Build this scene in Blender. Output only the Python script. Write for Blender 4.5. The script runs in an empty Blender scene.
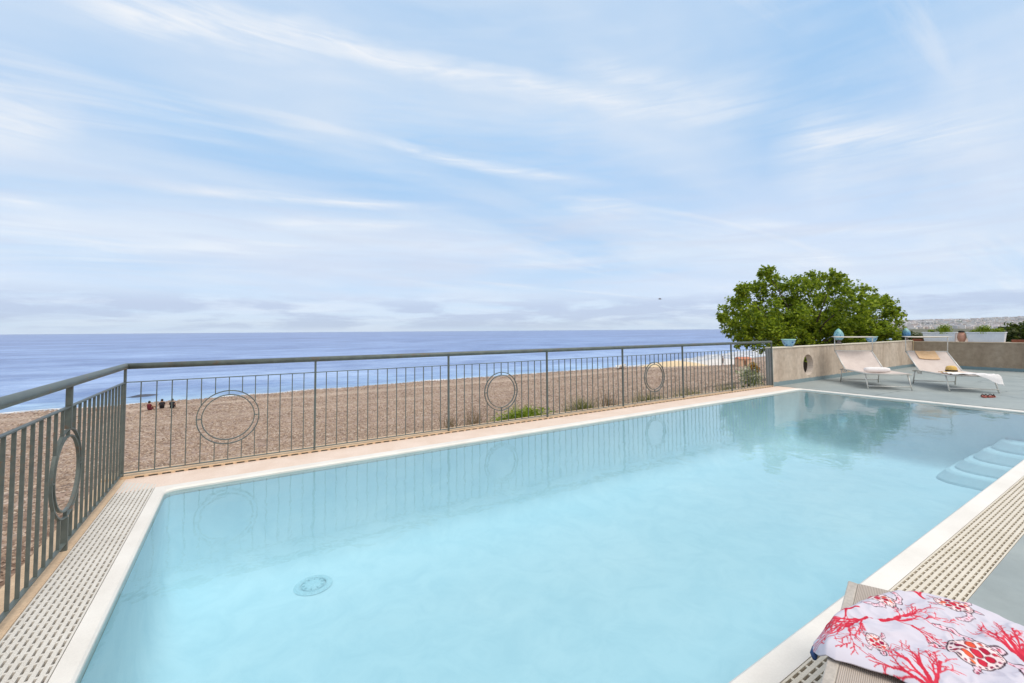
import bpy, bmesh, math, random
import numpy as np
from mathutils import Vector, Matrix
random.seed(7); rng = np.random.default_rng(7)
S = bpy.context.scene
C = S.collection
PI = math.pi
SEA_Z = -5.5

# ------------------------------------------------------------------ helpers
class MB:
    """collects faces for ONE mesh"""
    def __init__(s): s.v = []; s.f = []; s.m = []; s.sm = []
    def add(s, vs, fs, mi=0, smooth=False):
        b = len(s.v); s.v += [tuple(v) for v in vs]
        for f in fs: s.f.append(tuple(b+i for i in f)); s.m.append(mi); s.sm.append(smooth)
    def box(s, x0, x1, y0, y1, z0, z1, mi=0):
        s.add([(x0,y0,z0),(x1,y0,z0),(x1,y1,z0),(x0,y1,z0),(x0,y0,z1),(x1,y0,z1),(x1,y1,z1),(x0,y1,z1)],
              [(3,2,1,0),(4,5,6,7),(0,1,5,4),(1,2,6,5),(2,3,7,6),(3,0,4,7)], mi)
    def bar(s, a, b, w, h, up=(0,0,1), mi=0):
        """rectangular bar from a to b, w across, h along up"""
        a = Vector(a); b = Vector(b); d = (b-a).normalized(); u = Vector(up)
        sd = d.cross(u)
        if sd.length < 1e-6: sd = Vector((1,0,0))
        sd.normalize(); u = sd.cross(d).normalized()
        vs = []
        for p in (a, b):
            for i, j in ((-1,-1),(1,-1),(1,1),(-1,1)): vs.append(p+sd*(i*w/2)+u*(j*h/2))
        s.add(vs, [(3,2,1,0),(4,5,6,7),(0,1,5,4),(1,2,6,5),(2,3,7,6),(3,0,4,7)], mi)
    def tube(s, pts, r, n=8, mi=0, closed=False, cap=True):
        pts = [Vector(p) for p in pts]; m = len(pts); rs = r if isinstance(r, (list, tuple)) else [r]*m
        vs = []; ref = None
        for i, p in enumerate(pts):
            if closed: d = pts[(i+1) % m]-pts[i-1]
            else: d = pts[min(i+1, m-1)]-pts[max(i-1, 0)]
            d.normalize()
            if ref is None:
                ref = Vector((0,0,1)) if abs(d.z) < .9 else Vector((1,0,0))
            a = d.cross(ref).normalized(); b = a.cross(d).normalized(); ref = b
            for k in range(n):
                t = 2*PI*k/n; vs.append(p+a*(math.cos(t)*rs[i])+b*(math.sin(t)*rs[i]))
        fs = []
        for i in range(m if closed else m-1):
            j = (i+1) % m
            for k in range(n):
                l = (k+1) % n; fs.append((i*n+k, j*n+k, j*n+l, i*n+l))
        if cap and not closed:
            fs.append(tuple(range(n))); fs.append(tuple(reversed(range((m-1)*n, m*n))))
        s.add(vs, fs, mi, True)
    def lathe(s, prof, c=(0,0,0), n=24, mi=0):
        vs = []; m = len(prof)
        for r, z in prof:
            for k in range(n):
                t = 2*PI*k/n; vs.append((c[0]+r*math.cos(t), c[1]+r*math.sin(t), c[2]+z))
        fs = []
        for i in range(m-1):
            for k in range(n):
                l = (k+1) % n; fs.append((i*n+k, i*n+l, (i+1)*n+l, (i+1)*n+k))
        s.add(vs, fs, mi, True)
    def build(s, name, mats, parent=None, bevel=0, link=True):
        me = bpy.data.meshes.new(name); me.from_pydata(s.v, [], s.f)
        for mt in (mats if isinstance(mats, (list, tuple)) else [mats]): me.materials.append(mt)
        me.polygons.foreach_set('material_index', s.m); me.polygons.foreach_set('use_smooth', s.sm)
        me.validate(); me.update()
        o = bpy.data.objects.new(name, me); C.objects.link(o)
        if parent: o.parent = parent
        if bevel:
            b = o.modifiers.new('bevel', 'BEVEL'); b.width = bevel; b.segments = 2; b.limit_method = 'ANGLE'; b.angle_limit = .6
        return o

def tag(o, label, cat, group=None, kind=None):
    o['label'] = label; o['category'] = cat
    if group: o['group'] = group
    if kind: o['kind'] = kind
    return o
def thing(name, label, cat, loc=(0,0,0), rz=0, group=None):
    o = bpy.data.objects.new(name, None); C.objects.link(o); o.location = loc; o.rotation_euler = (0,0,rz)
    o.empty_display_size = .1
    return tag(o, label, cat, group)
def struct(o): o['kind'] = 'structure'; return o

# ------------------------------------------------------------------ materials
def lin(r, g, b):
    f = lambda c: (c/255/12.92) if c <= 10 else ((c/255+.055)/1.055)**2.4
    return (f(r), f(g), f(b), 1)
class NT:
    def __init__(s, name):
        s.mat = bpy.data.materials.new(name); s.mat.use_nodes = True; s.t = s.mat.node_tree; s.t.nodes.clear()
        s.out = s.t.nodes.new('ShaderNodeOutputMaterial')
    def n(s, typ, **kw):
        nd = s.t.nodes.new('ShaderNode'+typ)
        for k, v in kw.items():
            if k.startswith('_'): setattr(nd, k[1:], v)
            else: nd.inputs[k.replace('__', ' ')].default_value = v
        return nd
    def l(s, a, b): s.t.links.new(a, b)
    def coord(s, kind='Object'): return s.n('TexCoord').outputs[kind]
    def mapping(s, scale=(1,1,1), rot=(0,0,0), kind='Object'):
        m = s.n('Mapping'); m.inputs['Scale'].default_value = scale; m.inputs['Rotation'].default_value = rot
        s.l(s.coord(kind), m.inputs['Vector']); return m.outputs['Vector']
    def noise(s, vec, scale, detail=4, rough=.55, dist=0):
        nd = s.n('TexNoise', Scale=scale, Detail=detail, Roughness=rough, Distortion=dist)
        if vec is not None: s.l(vec, nd.inputs['Vector'])
        return nd.outputs['Fac']
    def ramp(s, fac, stops, interp='LINEAR'):
        r = s.n('ValToRGB'); e = r.color_ramp; e.interpolation = interp
        while len(e.elements) < len(stops): e.elements.new(.5)
        for el, (p, c) in zip(e.elements, stops):
            el.position = p; el.color = c if len(c) == 4 else (*c, 1)
        s.l(fac, r.inputs['Fac']); return r.outputs['Color']
    def mix(s, fac, a, b, mode='MIX'):
        m = s.n('Mix', _data_type='RGBA', _blend_type=mode)
        for val, idx in ((fac, 0), (a, 6), (b, 7)):
            if hasattr(val, 'links'): s.l(val, m.inputs[idx])
            elif idx == 0: m.inputs[0].default_value = val
            else: m.inputs[idx].default_value = val if len(val) == 4 else (*val, 1)
        return m.outputs[2]
    def math(s, op, a, b=None):
        m = s.n('Math', _operation=op)
        for i, v in enumerate((a, b)):
            if v is None: continue
            if hasattr(v, 'links'): s.l(v, m.inputs[i])
            else: m.inputs[i].default_value = v
        return m.outputs[0]
    def bump(s, h, strength=.3, dist=.01):
        b = s.n('Bump', Strength=strength, Distance=dist); s.l(h, b.inputs['Height']); return b.outputs['Normal']
    def bsdf(s, col, rough=.5, normal=None, metal=0, spec=.5):
        p = s.n('BsdfPrincipled', Metallic=metal); p.inputs['Specular IOR Level'].default_value = spec
        for v, k in ((col, 'Base Color'), (rough, 'Roughness')):
            if hasattr(v, 'links'): s.l(v, p.inputs[k])
            else: p.inputs[k].default_value = v
        if normal is not None: s.l(normal, p.inputs['Normal'])
        s.l(p.outputs[0], s.out.inputs['Surface']); return p

def surf(name, c1, c2, scale=5, rough=.6, bump=.15, fine=80, stretch=(1,1,1), metal=0, spec=.4, bdist=.004, lo=.3, hi=.7, gm=.35):
    """two-tone weathered surface: broad stains between c1 and c2 plus fine grain and bump"""
    t = NT(name); v = t.mapping(stretch)
    broad = t.noise(v, scale, 6, .65); grain = t.noise(v, fine, 3, .6)
    col = t.ramp(broad, [(lo, c1), (hi, c2)])
    col = t.mix(gm, col, t.ramp(grain, [(.3, (.6,.6,.6)), (.7, (1.25,1.25,1.25))]), 'MULTIPLY')
    t.bsdf(col, rough, t.bump(grain, bump, bdist), metal, spec); return t.mat

M = {}
t = NT('green_grey_painted_metal'); v = t.mapping()
a = t.noise(v, 9, 6, .65); g = t.noise(v, 60, 3); col = t.ramp(a, [(.3, lin(76,84,82)), (.7, lin(102,110,105))])
rust = t.ramp(t.math('MULTIPLY', t.noise(v, 22, 5, .7), t.noise(t.mapping((1,1,1.5)), 3, 3)), [(.31,(0,0,0)), (.37,(1,1,1))]); col = t.mix(t.math('MULTIPLY', rust, .65), col, lin(112,86,66))
t.bsdf(col, t.math('ADD', t.math('MULTIPLY', a, .3), .3), t.bump(t.mix(.5, g, rust), .2, .004)); M['metal'] = t.mat
M['cop'] = surf('white_coping_stone', lin(222,216,208), lin(236,231,224), 2.2, .6, .06, 120, gm=.1)
M['stone_strip'] = surf('pinkish_stone_strip', lin(222,198,180), lin(234,214,200), 3, .7, .15, 90)
M['cap'] = surf('peach_wall_cap', lin(200,170,138), lin(222,194,162), 4, .75, .3, 70)
M['grate_white'] = surf('grey_white_grate_plastic', lin(210,203,193), lin(226,220,211), 4, .5, .1, 120)
M['grate_cream'] = surf('cream_grate_plastic', lin(214,203,184), lin(226,216,200), 4, .5, .1, 120)
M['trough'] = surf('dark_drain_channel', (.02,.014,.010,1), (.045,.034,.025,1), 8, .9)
M['leg_alu'] = surf('pale_aluminium', lin(205,203,198), lin(220,219,214), 12, .35, .05, 200, metal=.35)
M['sling'] = surf('pale_beige_sling', lin(205,190,182), lin(218,204,196), 6, .8, .2, 300)
M['towel_white'] = surf('white_towel_cloth', lin(232,228,228), lin(244,241,240), 14, .9, .5, 220, bdist=.01)
M['ochre_cloth'] = surf('ochre_cloth', lin(214,176,134), lin(228,194,156), 14, .9, .4, 200)
M['straw'] = surf('straw', lin(206,164,84), lin(226,190,118), 25, .8, .5, 160)
M['black'] = surf('dark_band', (.012,.01,.01,1), (.03,.025,.02,1), 10, .7)
M['sandal'] = surf('red_brown_sandal', lin(132,60,48), lin(160,84,70), 20, .6)
M['planter'] = surf('white_planter_plastic', lin(214,220,232), lin(232,236,244), 5, .45, .05, 100)
M['terracotta'] = surf('terracotta', lin(190,138,118), lin(208,160,142), 9, .8, .3, 90)
M['terra_dark'] = surf('brown_terracotta', lin(118,66,48), lin(160,96,72), 9, .8, .3, 90)
M['soil'] = surf('soil', (.05,.035,.022,1), (.09,.065,.045,1), 15, .95, .5)
M['bark'] = surf('bark', (.07,.05,.035,1), (.14,.11,.08,1), 9, .9, .6, 40, (1,1,.2))
M['skin'] = surf('skin', (.42,.24,.16,1), (.48,.28,.19,1), 9, .6)
M['hair'] = surf('dark_hair', (.012,.009,.008,1), (.03,.02,.015,1), 30, .6)
M['maroon'] = surf('maroon_cloth', lin(96,30,44), lin(116,42,54), 12, .85)
M['darkcloth'] = surf('black_cloth', (.012,.012,.016,1), (.02,.02,.028,1), 12, .85)
M['boat_white'] = surf('white_boat_paint', (.75,.75,.75,1), (.85,.85,.84,1), 4, .4)
M['boat_wood'] = surf('boat_wood', (.2,.1,.06,1), (.28,.15,.09,1), 8, .7)
M['hut'] = surf('orange_painted_hut', lin(222,182,150), lin(232,196,166), 2, .8)
M['hutroof'] = surf('hut_roof', lin(190,120,90), lin(205,140,110), 2, .8)
M['rock'] = surf('dark_sea_rock', (.05,.06,.09,1), (.1,.11,.15,1), 2, .7, .6, 8)
M['bird'] = surf('grey_feathers', (.12,.12,.13,1), (.2,.2,.22,1), 6, .8)
M['tagblue'] = surf('dark_blue_hem', lin(40,66,110), lin(52,80,124), 30, .8)
M['cable'] = surf('pale_cable', lin(205,180,140), lin(215,195,160), 8, .6)

def concrete(name, c1, c2, c3, skirt, skz):
    """weathered render with streaks, and a painted skirting up to height skz"""
    t = NT(name); v = t.mapping((1,1,.35)); v2 = t.mapping((1,1,1))
    a = t.noise(v, 1.1, 7, .7, .6); b = t.noise(v2, 7, 6, .7); g = t.noise(v2, 60, 3)
    col = t.ramp(a, [(.28, c1), (.5, c2), (.72, c3)])
    col = t.mix(.5, col, t.ramp(b, [(.28, (.56,.54,.52)), (.72, (1.26,1.26,1.26))]), 'MULTIPLY')
    sep = t.n('SeparateXYZ'); t.l(t.coord(), sep.inputs[0])
    edge = t.math('ADD', sep.outputs['Z'], t.math('MULTIPLY', t.math('SUBTRACT', b, .5), .05))
    isk = t.math('LESS_THAN', edge, skz)
    sc = t.mix(b, skirt, tuple(min(1, x*1.35) for x in skirt[:3]))
    col = t.mix(isk, col, sc)
    t.bsdf(col, .85, t.bump(t.mix(.5, b, g), .4, .01), 0, .3); return t.mat
M['wall'] = concrete('weathered_grey_beige_render', lin(158,140,124), lin(196,180,164), lin(216,202,188), lin(120,138,144), .1)
M['wallB'] = concrete('weathered_brown_render', lin(140,124,108), lin(164,148,130), lin(178,164,148), lin(112,134,142), .1)

def deck_mat():
    t = NT('blue_grey_deck_paint'); v = t.mapping()
    a = t.noise(v, .6, 6, .65); b = t.noise(v, 3.5, 7, .7); g = t.noise(v, 90, 3)
    col = t.ramp(a, [(.3, lin(143,152,153)), (.7, lin(163,170,168))])
    col = t.mix(.45, col, t.ramp(b, [(.3, (.72,.73,.73)), (.7, (1.14,1.14,1.14))]), 'MULTIPLY')
    vo = t.n('TexVoronoi', Scale=.42, _feature='DISTANCE_TO_EDGE'); 
    d = t.n('Vector'+'Math', _operation='ADD'); t.l(v, d.inputs[0])
    nz = t.n('TexNoise', Scale=2.5, Detail=5); t.l(v, nz.inputs['Vector']); 
    sc = t.n('VectorMath', _operation='SCALE'); sc.inputs['Scale'].default_value = .35; t.l(nz.outputs['Color'], sc.inputs[0])
    t.l(sc.outputs[0], d.inputs[1]); t.l(d.outputs[0], vo.inputs['Vector'])
    crack = t.ramp(vo.outputs['Distance'], [(.0, (.40,.43,.44)), (.012, (1,1,1))])
    col = t.mix(.7, col, crack, 'MULTIPLY')
    t.bsdf(col, .62, t.bump(g, .15, .003), 0, .4); return t.mat
M['deck'] = deck_mat()

def pebble_mat():
    t = NT('brown_pebble_beach'); v = t.mapping()
    v1 = t.n('TexVoronoi', Scale=13.0); t.l(v, v1.inputs['Vector'])
    v2 = t.n('TexVoronoi', Scale=4.2); t.l(v, v2.inputs['Vector'])
    v3 = t.n('TexVoronoi', Scale=1.7); t.l(v, v3.inputs['Vector'])
    s1 = t.n('SeparateColor'); t.l(v1.outputs['Color'], s1.inputs[0])
    s2 = t.n('SeparateColor'); t.l(v2.outputs['Color'], s2.inputs[0])
    s3 = t.n('SeparateColor'); t.l(v3.outputs['Color'], s3.inputs[0])
    stops = [(.0, (.14,.095,.075)), (.3, (.28,.19,.145)), (.55, (.38,.265,.205)), (.8, (.48,.36,.28)), (1., (.64,.54,.46))]
    c1 = t.ramp(s1.outputs[0], stops); c2 = t.ramp(s2.outputs[1], stops); c3 = t.ramp(s3.outputs[0], [(0,(.16,.11,.085)),(.5,(.28,.195,.15)),(1,(.40,.30,.24))])
    col = t.mix(.5, c1, c2); col = t.mix(.22, col, c3)
    big = t.noise(v, .12, 5, .6)
    col = t.mix(.6, col, t.ramp(big, [(.3, (.92,.90,.88)), (.7, (1.2,1.17,1.13))]), 'MULTIPLY')
    # drier, paler pebble ridges that run along the shore
    sep = t.n('SeparateXYZ'); t.l(v, sep.inputs[0])
    yy = t.math('ADD', sep.outputs['Y'], t.math('MULTIPLY', t.math('SUBTRACT', t.noise(t.mapping((.3,1,1)), .25, 4), .5), 3.2))
    r1 = t.ramp(t.math('DIVIDE', yy, 60), [(.675,(0,0,0)), (.69,(1,1,1)), (.70,(.8,.8,.8)), (.718,(0,0,0))])
    col = t.mix(t.math('MULTIPLY', r1, .42), col, (.56,.45,.36))
    wet = t.ramp(t.math('DIVIDE', sep.outputs['Y'], 60), [(.80,(0,0,0)), (.85,(1,1,1))])
    col = t.mix(t.math('MULTIPLY', wet, .45), col, (.16,.115,.09))
    h = t.mix(.5, v1.outputs['Distance'], v2.outputs['Distance'])
    t.bsdf(col, .85, t.bump(h, .5, .05), 0, .3); return t.mat
M['pebble'] = pebble_mat()
M['sand'] = surf('ochre_sand', lin(216,192,154), lin(228,206,172), .6, .95, .3, 8)
M['palesand'] = surf('pale_wet_sand', lin(214,204,196), lin(232,224,218), .4, .6, .2, 6)

def sea_mat():
    t = NT('sea_water'); v = t.mapping()
    sep = t.n('SeparateXYZ'); t.l(v, sep.inputs[0])
    # paler water over the shallows by the shore (the bottom shows through), deeper blue further out
    q = t.math('DIVIDE', t.math('SUBTRACT', sep.outputs['Y'], 50), 400)
    nz = t.noise(t.mapping((.4,1,1)), .05, 6, .65)
    q2 = t.math('ADD', q, t.math('MULTIPLY', t.math('SUBTRACT', nz, .5), .05))
    base = t.ramp(q2, [(.0, lin(160,190,214)), (.014, lin(140,172,212)), (.05, lin(138,163,206)), (.2, lin(117,142,191)), (1., lin(108,130,181))])
    streak = t.noise(t.mapping((.25,1,1), (0,0,.05)), .09, 7, .7)
    base = t.mix(.55, base, t.ramp(streak, [(.3, (.72,.76,.86)), (.7, (1.2,1.18,1.12))]), 'MULTIPLY')
    chop2 = t.noise(t.mapping((.6,1,1), (0,0,.05)), .011, 9, .8, .2)
    base = t.mix(.8, base, t.ramp(chop2, [(.43, (.66,.70,.80)), (.5, (1,1,1)), (.57, (1.3,1.25,1.16))]), 'MULTIPLY')
    chop = t.noise(t.mapping((.55,1,1), (0,0,.1)), .05, 10, .82, .2)
    base = t.mix(.85, base, t.ramp(chop, [(.42, (.58,.63,.76)), (.5, (1,1,1)), (.58, (1.36,1.3,1.2))]), 'MULTIPLY')
    w1 = t.noise(t.mapping((.45,1,1), (0,0,.12)), .75, 5, .62, .4)
    w2 = t.noise(t.mapping((.5,1,1), (0,0,-.2)), .16, 4, .6, .3)
    w3 = t.noise(t.mapping((.5,1,1), (0,0,.3)), 3.2, 3, .6)
    h = t.math('ADD', t.math('ADD', t.math('MULTIPLY', w1, .35), t.math('MULTIPLY', w2, 1.0)), t.math('MULTIPLY', w3, .06))
    rip = t.ramp(w1, [(.36, (.62,.68,.82)), (.5, (1,1,1)), (.66, (1.25,1.2,1.12))])
    base = t.mix(.5, base, rip, 'MULTIPLY')
    p = t.bsdf(base, .28, t.bump(h, .9, 1.0), 0, .5); p.inputs['IOR'].default_value = 1.33
    return t.mat
M['sea'] = sea_mat()

def foam_mat():
    t = NT('surf_foam'); v = t.mapping((.35,1,1))
    a = t.noise(v, 1.1, 7, .7, .5)
    mask = t.ramp(a, [(.42, (0,0,0)), (.52, (1,1,1))])
    d = t.n('BsdfDiffuse', Color=(.72,.72,.73,1)); tr = t.n('BsdfTransparent'); mx = t.n('MixShader')
    t.l(mask, mx.inputs[0]); t.l(tr.outputs[0], mx.inputs[1]); t.l(d.outputs[0], mx.inputs[2]); t.l(mx.outputs[0], t.out.inputs['Surface'])
    return t.mat
M['foam'] = foam_mat()

def pool_water_mat():
    t = NT('pool_water'); v = t.mapping()
    h = t.math('ADD', t.math('MULTIPLY', t.noise(v, 3.2, 4, .5, .6), 1.0), t.math('MULTIPLY', t.noise(v, 14, 3, .5), .12))
    nrm = t.bump(h, .07, .05)
    fr = t.n('Fresnel', IOR=1.38); t.l(nrm, fr.inputs['Normal'])
    gl = t.n('BsdfGlossy', Roughness=.0); t.l(nrm, gl.inputs['Normal'])
    tr = t.n('BsdfTransparent', Color=(.745,.93,1.0,1)); mx = t.n('MixShader')
    t.l(fr.outputs[0], mx.inputs[0]); t.l(tr.outputs[0], mx.inputs[1]); t.l(gl.outputs[0], mx.inputs[2]); t.l(mx.outputs[0], t.out.inputs['Surface'])
    return t.mat
M['pool_water'] = pool_water_mat()
def pool_floor_mat():
    t = NT('pale_blue_pool_paint'); v = t.mapping()
    a = t.noise(v, .55, 6, .6, .4); b = t.noise(v, 3, 6, .68, .8)
    col = t.ramp(a, [(.3, lin(226,242,246)), (.7, lin(238,247,249))])
    col = t.mix(.4, col, t.ramp(b, [(.34, (.78,.87,.90)), (.60, (1.05,1.03,1.02))]), 'MULTIPLY')
    t.bsdf(col, .7); return t.mat
M['pool'] = pool_floor_mat()

def leaf_mat(name, stops, trans=.45, rough=.55):
    t = NT(name); g = t.n('NewGeometry')
    col = t.ramp(g.outputs['Random Per Island'], stops)
    p = t.n('BsdfPrincipled', Roughness=rough); t.l(col, p.inputs['Base Color']); p.inputs['Specular IOR Level'].default_value = .3
    tl = t.n('BsdfTranslucent'); mxc = t.mix(.5, col, (.34,.46,.03)); t.l(mxc, tl.inputs['Color'])
    mx = t.n('MixShader'); mx.inputs[0].default_value = trans
    t.l(p.outputs[0], mx.inputs[1]); t.l(tl.outputs[0], mx.inputs[2]); t.l(mx.outputs[0], t.out.inputs['Surface']); return t.mat
M['leaf'] = leaf_mat('bright_green_leaves', [(0,(.035,.075,.008)), (.3,(.11,.18,.012)), (.6,(.26,.35,.02)), (1,(.45,.53,.04))])
M['leafdark'] = leaf_mat('dark_green_leaves', [(0,(.02,.04,.010)), (.6,(.05,.08,.02)), (1,(.10,.11,.035))], .2)
M['grass'] = leaf_mat('bright_grass_blades', [(0,(.12,.19,.012)), (.6,(.25,.34,.02)), (1,(.36,.44,.04))], .35)
M['weed'] = leaf_mat('dry_olive_weeds', [(0,(.10,.09,.035)), (.6,(.17,.17,.05)), (1,(.25,.22,.10))], .3)
M['drybrown'] = leaf_mat('dry_brown_weeds', [(0,(.12,.06,.035)), (.6,(.18,.10,.06)), (1,(.24,.16,.10))], .2)
M['varieg'] = leaf_mat('variegated_leaves', [(0,(.08,.13,.04)), (.3,(.26,.30,.12)), (.6,(.62,.60,.42)), (1,(.78,.75,.60))], .3)
M['orange'] = leaf_mat('orange_brown_leaves', [(0,(.45,.18,.03)), (.6,(.55,.28,.05)), (1,(.50,.36,.10))], .3)

def scale_mat(name, a, b, top, zt):
    """glazed ceramic with small scales"""
    t = NT(name); v = t.mapping()
    vo = t.n('TexVoronoi', Scale=15); t.l(v, vo.inputs['Vector'])
    col = t.ramp(vo.outputs['Distance'], [(.15, a), (.45, b)])
    sep = t.n('SeparateXYZ'); t.l(v, sep.inputs[0])
    col = t.mix(t.ramp(t.math('DIVIDE', sep.outputs['Z'], zt), [(.55,(0,0,0)), (1,(1,1,1))]), col, top)
    t.bsdf(col, .35, t.bump(vo.outputs['Distance'], .6, .03), 0, .4); return t.mat
M['pine_green'] = scale_mat('pale_aqua_glaze', lin(60,126,160), lin(140,186,200), lin(120,180,168), .55)
M['pine_blue'] = scale_mat('blue_glaze', lin(34,84,150), lin(90,144,190), lin(140,190,172), .55)
M['bowl'] = scale_mat('blue_white_majolica', lin(22,84,166), lin(150,192,216), lin(140,190,190), .40)

# ------------------------------------------------------------------ camera
cam = bpy.data.cameras.new('camera'); co = bpy.data.objects.new('camera', cam); C.objects.link(co)
r = Vector((0.84696042,-0.53160726,-0.00719427)); u = Vector((-0.01763769,-0.0416197,0.99897783)); f = Vector((0.53136329,0.8459678,0.04462657))
co.matrix_world = Matrix(((r.x,u.x,-f.x,.97169613),(r.y,u.y,-f.y,-5.76445254),(r.z,u.z,-f.z,1.45),(0,0,0,1)))
cam.sensor_width = 36; cam.lens = 432.1967*36/1024; cam.shift_y = -30.33/1024; cam.clip_start = .05; cam.clip_end = 60000
S.camera = co

# ------------------------------------------------------------------ light and sky
ELEV, AZ = math.radians(60), math.radians(160)      # azimuth clockwise from +Y: high sun behind thin cloud on the landward side
W = bpy.data.worlds.new('World'); S.world = W; W.use_nodes = True
wt = W.node_tree; wt.nodes.clear()
class WT(NT):
    def __init__(s): s.t = wt; s.out = wt.nodes.new('ShaderNodeOutputWorld')
w = WT()
sky = w.n('TexSky', _sky_type='NISHITA'); sky.sun_disc = False; sky.sun_elevation = ELEV; sky.sun_rotation = AZ
sky.air_density = 1.0; sky.dust_density = .6; sky.ozone_density = 2.0
gen = w.coord('Generated'); sep = w.n('SeparateXYZ'); w.l(gen, sep.inputs[0])
zz = w.math('MAXIMUM', sep.outputs['Z'], 0.0); den = w.math('ADD', zz, .10)
cx = w.math('DIVIDE', sep.outputs['X'], den); cy = w.math('DIVIDE', sep.outputs['Y'], den)
cmb = w.n('CombineXYZ'); w.l(cx, cmb.inputs[0]); w.l(cy, cmb.inputs[1])
def wmap(scale, rot, loc=(0,0,0)):
    m = w.n('Mapping'); m.inputs['Scale'].default_value = scale; m.inputs['Rotation'].default_value = rot; m.inputs['Location'].default_value = loc
    w.l(cmb.outputs[0], m.inputs['Vector']); return m.outputs[0]
streak = w.noise(wmap((.45,1.1,1), (0,0,math.radians(20)), (3.1,.4,0)), .8, 6, .5, .7)
veil = w.noise(wmap((.5,.9,1), (0,0,math.radians(30)), (1.7,2.2,0)), .55, 5, .5, .5)
wisps = w.noise(wmap((.3,1.6,1), (0,0,math.radians(18)), (7.7,4.4,0)), .9, 9, .6, 1.2)
K = 7.3
blue = w.mix(.86, sky.outputs[0], (.40*K,.67*K,1.0*K))
c = w.mix(w.ramp(veil, [(.38,(.12,.12,.12)), (.62,(.95,.95,.95))]), blue, (.66*K,.79*K,1.0*K))
c = w.mix(w.ramp(streak, [(.42,(0,0,0)), (.80,(.85,.85,.85))]), c, (.87*K,.925*K,1.0*K))
c = w.mix(w.math('MULTIPLY', w.ramp(wisps, [(.55,(0,0,0)), (.72,(1,1,1))]), .6), c, (.93*K,.955*K,1.0*K))
# single wisps: each is a long ragged streak at its own azimuth and height in the sky
az_ = w.math('ARCTAN2', sep.outputs['X'], sep.outputs['Y']); elv = w.math('ARCSINE', sep.outputs['Z'])
ae = w.n('CombineXYZ'); w.l(az_, ae.inputs[0]); w.l(w.math('MULTIPLY', elv, 2.2), ae.inputs[1])
wr1 = w.math('SUBTRACT', w.noise(ae.outputs[0], 3.5, 5, .55), .5)
fm = w.n('Mapping'); fm.inputs['Scale'].default_value = (5, 22, 1); fm.inputs['Rotation'].default_value = (0,0,-.05); w.l(ae.outputs[0], fm.inputs['Vector'])
fib = w.ramp(w.noise(fm.outputs[0], 1.0, 8, .62, .7), [(.30,(.1,.1,.1)), (.62,(1,1,1))])
def wisp(c, u0, v0, u1, v1, wd, amt, col, warp=1.0):
    du, dv = u1-u0, v1-v0; L2 = du*du+dv*dv; L_ = math.sqrt(L2)
    du_ = w.math('SUBTRACT', az_, u0); dv_ = w.math('SUBTRACT', w.math('ADD', elv, w.math('MULTIPLY', wr1, wd*2.2*warp)), v0)
    t_ = w.math('DIVIDE', w.math('ADD', w.math('MULTIPLY', du_, du), w.math('MULTIPLY', dv_, dv)), L2)
    n_ = w.math('ABSOLUTE', w.math('DIVIDE', w.math('SUBTRACT', w.math('MULTIPLY', du_, dv), w.math('MULTIPLY', dv_, du)), L_*wd))
    across = w.ramp(n_, [(0,(1,1,1)), (.45,(.55,.55,.55)), (1,(0,0,0))]); along = w.ramp(t_, [(0,(0,0,0)), (.22,(1,1,1)), (.7,(.9,.9,.9)), (1,(0,0,0))])
    k = w.math('MULTIPLY', w.math('MULTIPLY', across, along), w.math('MULTIPLY', fib, amt)); return w.mix(k, c, col)
WHT = (.93*K,.965*K,1.02*K); GRY = (.62*K,.71*K,.90*K); BLU = (.42*K,.68*K,1.0*K)
for q_ in ((.15,.46,1.0,.30,.11,.65,BLU), (-.3,.40,.5,.30,.06,.6,BLU), (.5,.30,1.1,.24,.05,.45,BLU)): c = wisp(c, *q_)
for q_ in ((-.30,.51,.25,.575,.045,1.0,WHT), (.05,.575,.62,.535,.032,.95,WHT), (.45,.56,1.05,.415,.032,.85,WHT), (-.17,.258,.46,.284,.013,1.0,WHT), (.0,.217,.40,.236,.016,.8,WHT), (.22,.415,.80,.318,.018,.9,WHT),
           (1.1,.33,1.5,.305,.10,.8,WHT), (-.45,.306,-.22,.333,.065,1.0,WHT), (-.45,.19,-.22,.199,.018,.9,WHT), (.68,.567,1.2,.40,.05,.6,WHT), (1.0,.222,1.45,.133,.018,.7,WHT),
           (-.05,.136,.62,.135,.042,1.0,GRY), (-.45,.14,.10,.165,.03,.8,WHT), (-.2,.128,.2,.15,.02,.5,GRY), (.55,.23,.90,.252,.03,.5,GRY), (.5,.15,1.0,.16,.02,.5,WHT)): c = wisp(c, *q_)
bm = w.n('Mapping'); bm.inputs['Scale'].default_value = (4.5, 15, 1); bm.inputs['Location'].default_value = (2.3,1.1,0); w.l(ae.outputs[0], bm.inputs['Vector'])
brk = w.noise(bm.outputs[0], .8, 6, .5, .3)
c = w.mix(w.math('MULTIPLY', w.ramp(brk, [(.48,(0,0,0)), (.72,(1,1,1))]), .13), c, WHT)
lowz = w.ramp(elv, [(.05,(0,0,0)), (.10,(1,1,1)), (.20,(.8,.8,.8)), (.30,(0,0,0))])
bm2 = w.n('Mapping'); bm2.inputs['Scale'].default_value = (3.2, 20, 1); bm2.inputs['Location'].default_value = (5.3,3.1,0); w.l(ae.outputs[0], bm2.inputs['Vector'])
c = w.mix(w.math('MULTIPLY', w.math('MULTIPLY', w.ramp(w.noise(bm2.outputs[0], 1.0, 8, .62, .6), [(.48,(0,0,0)), (.62,(1,1,1))]), lowz), .55), c, GRY)
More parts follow.
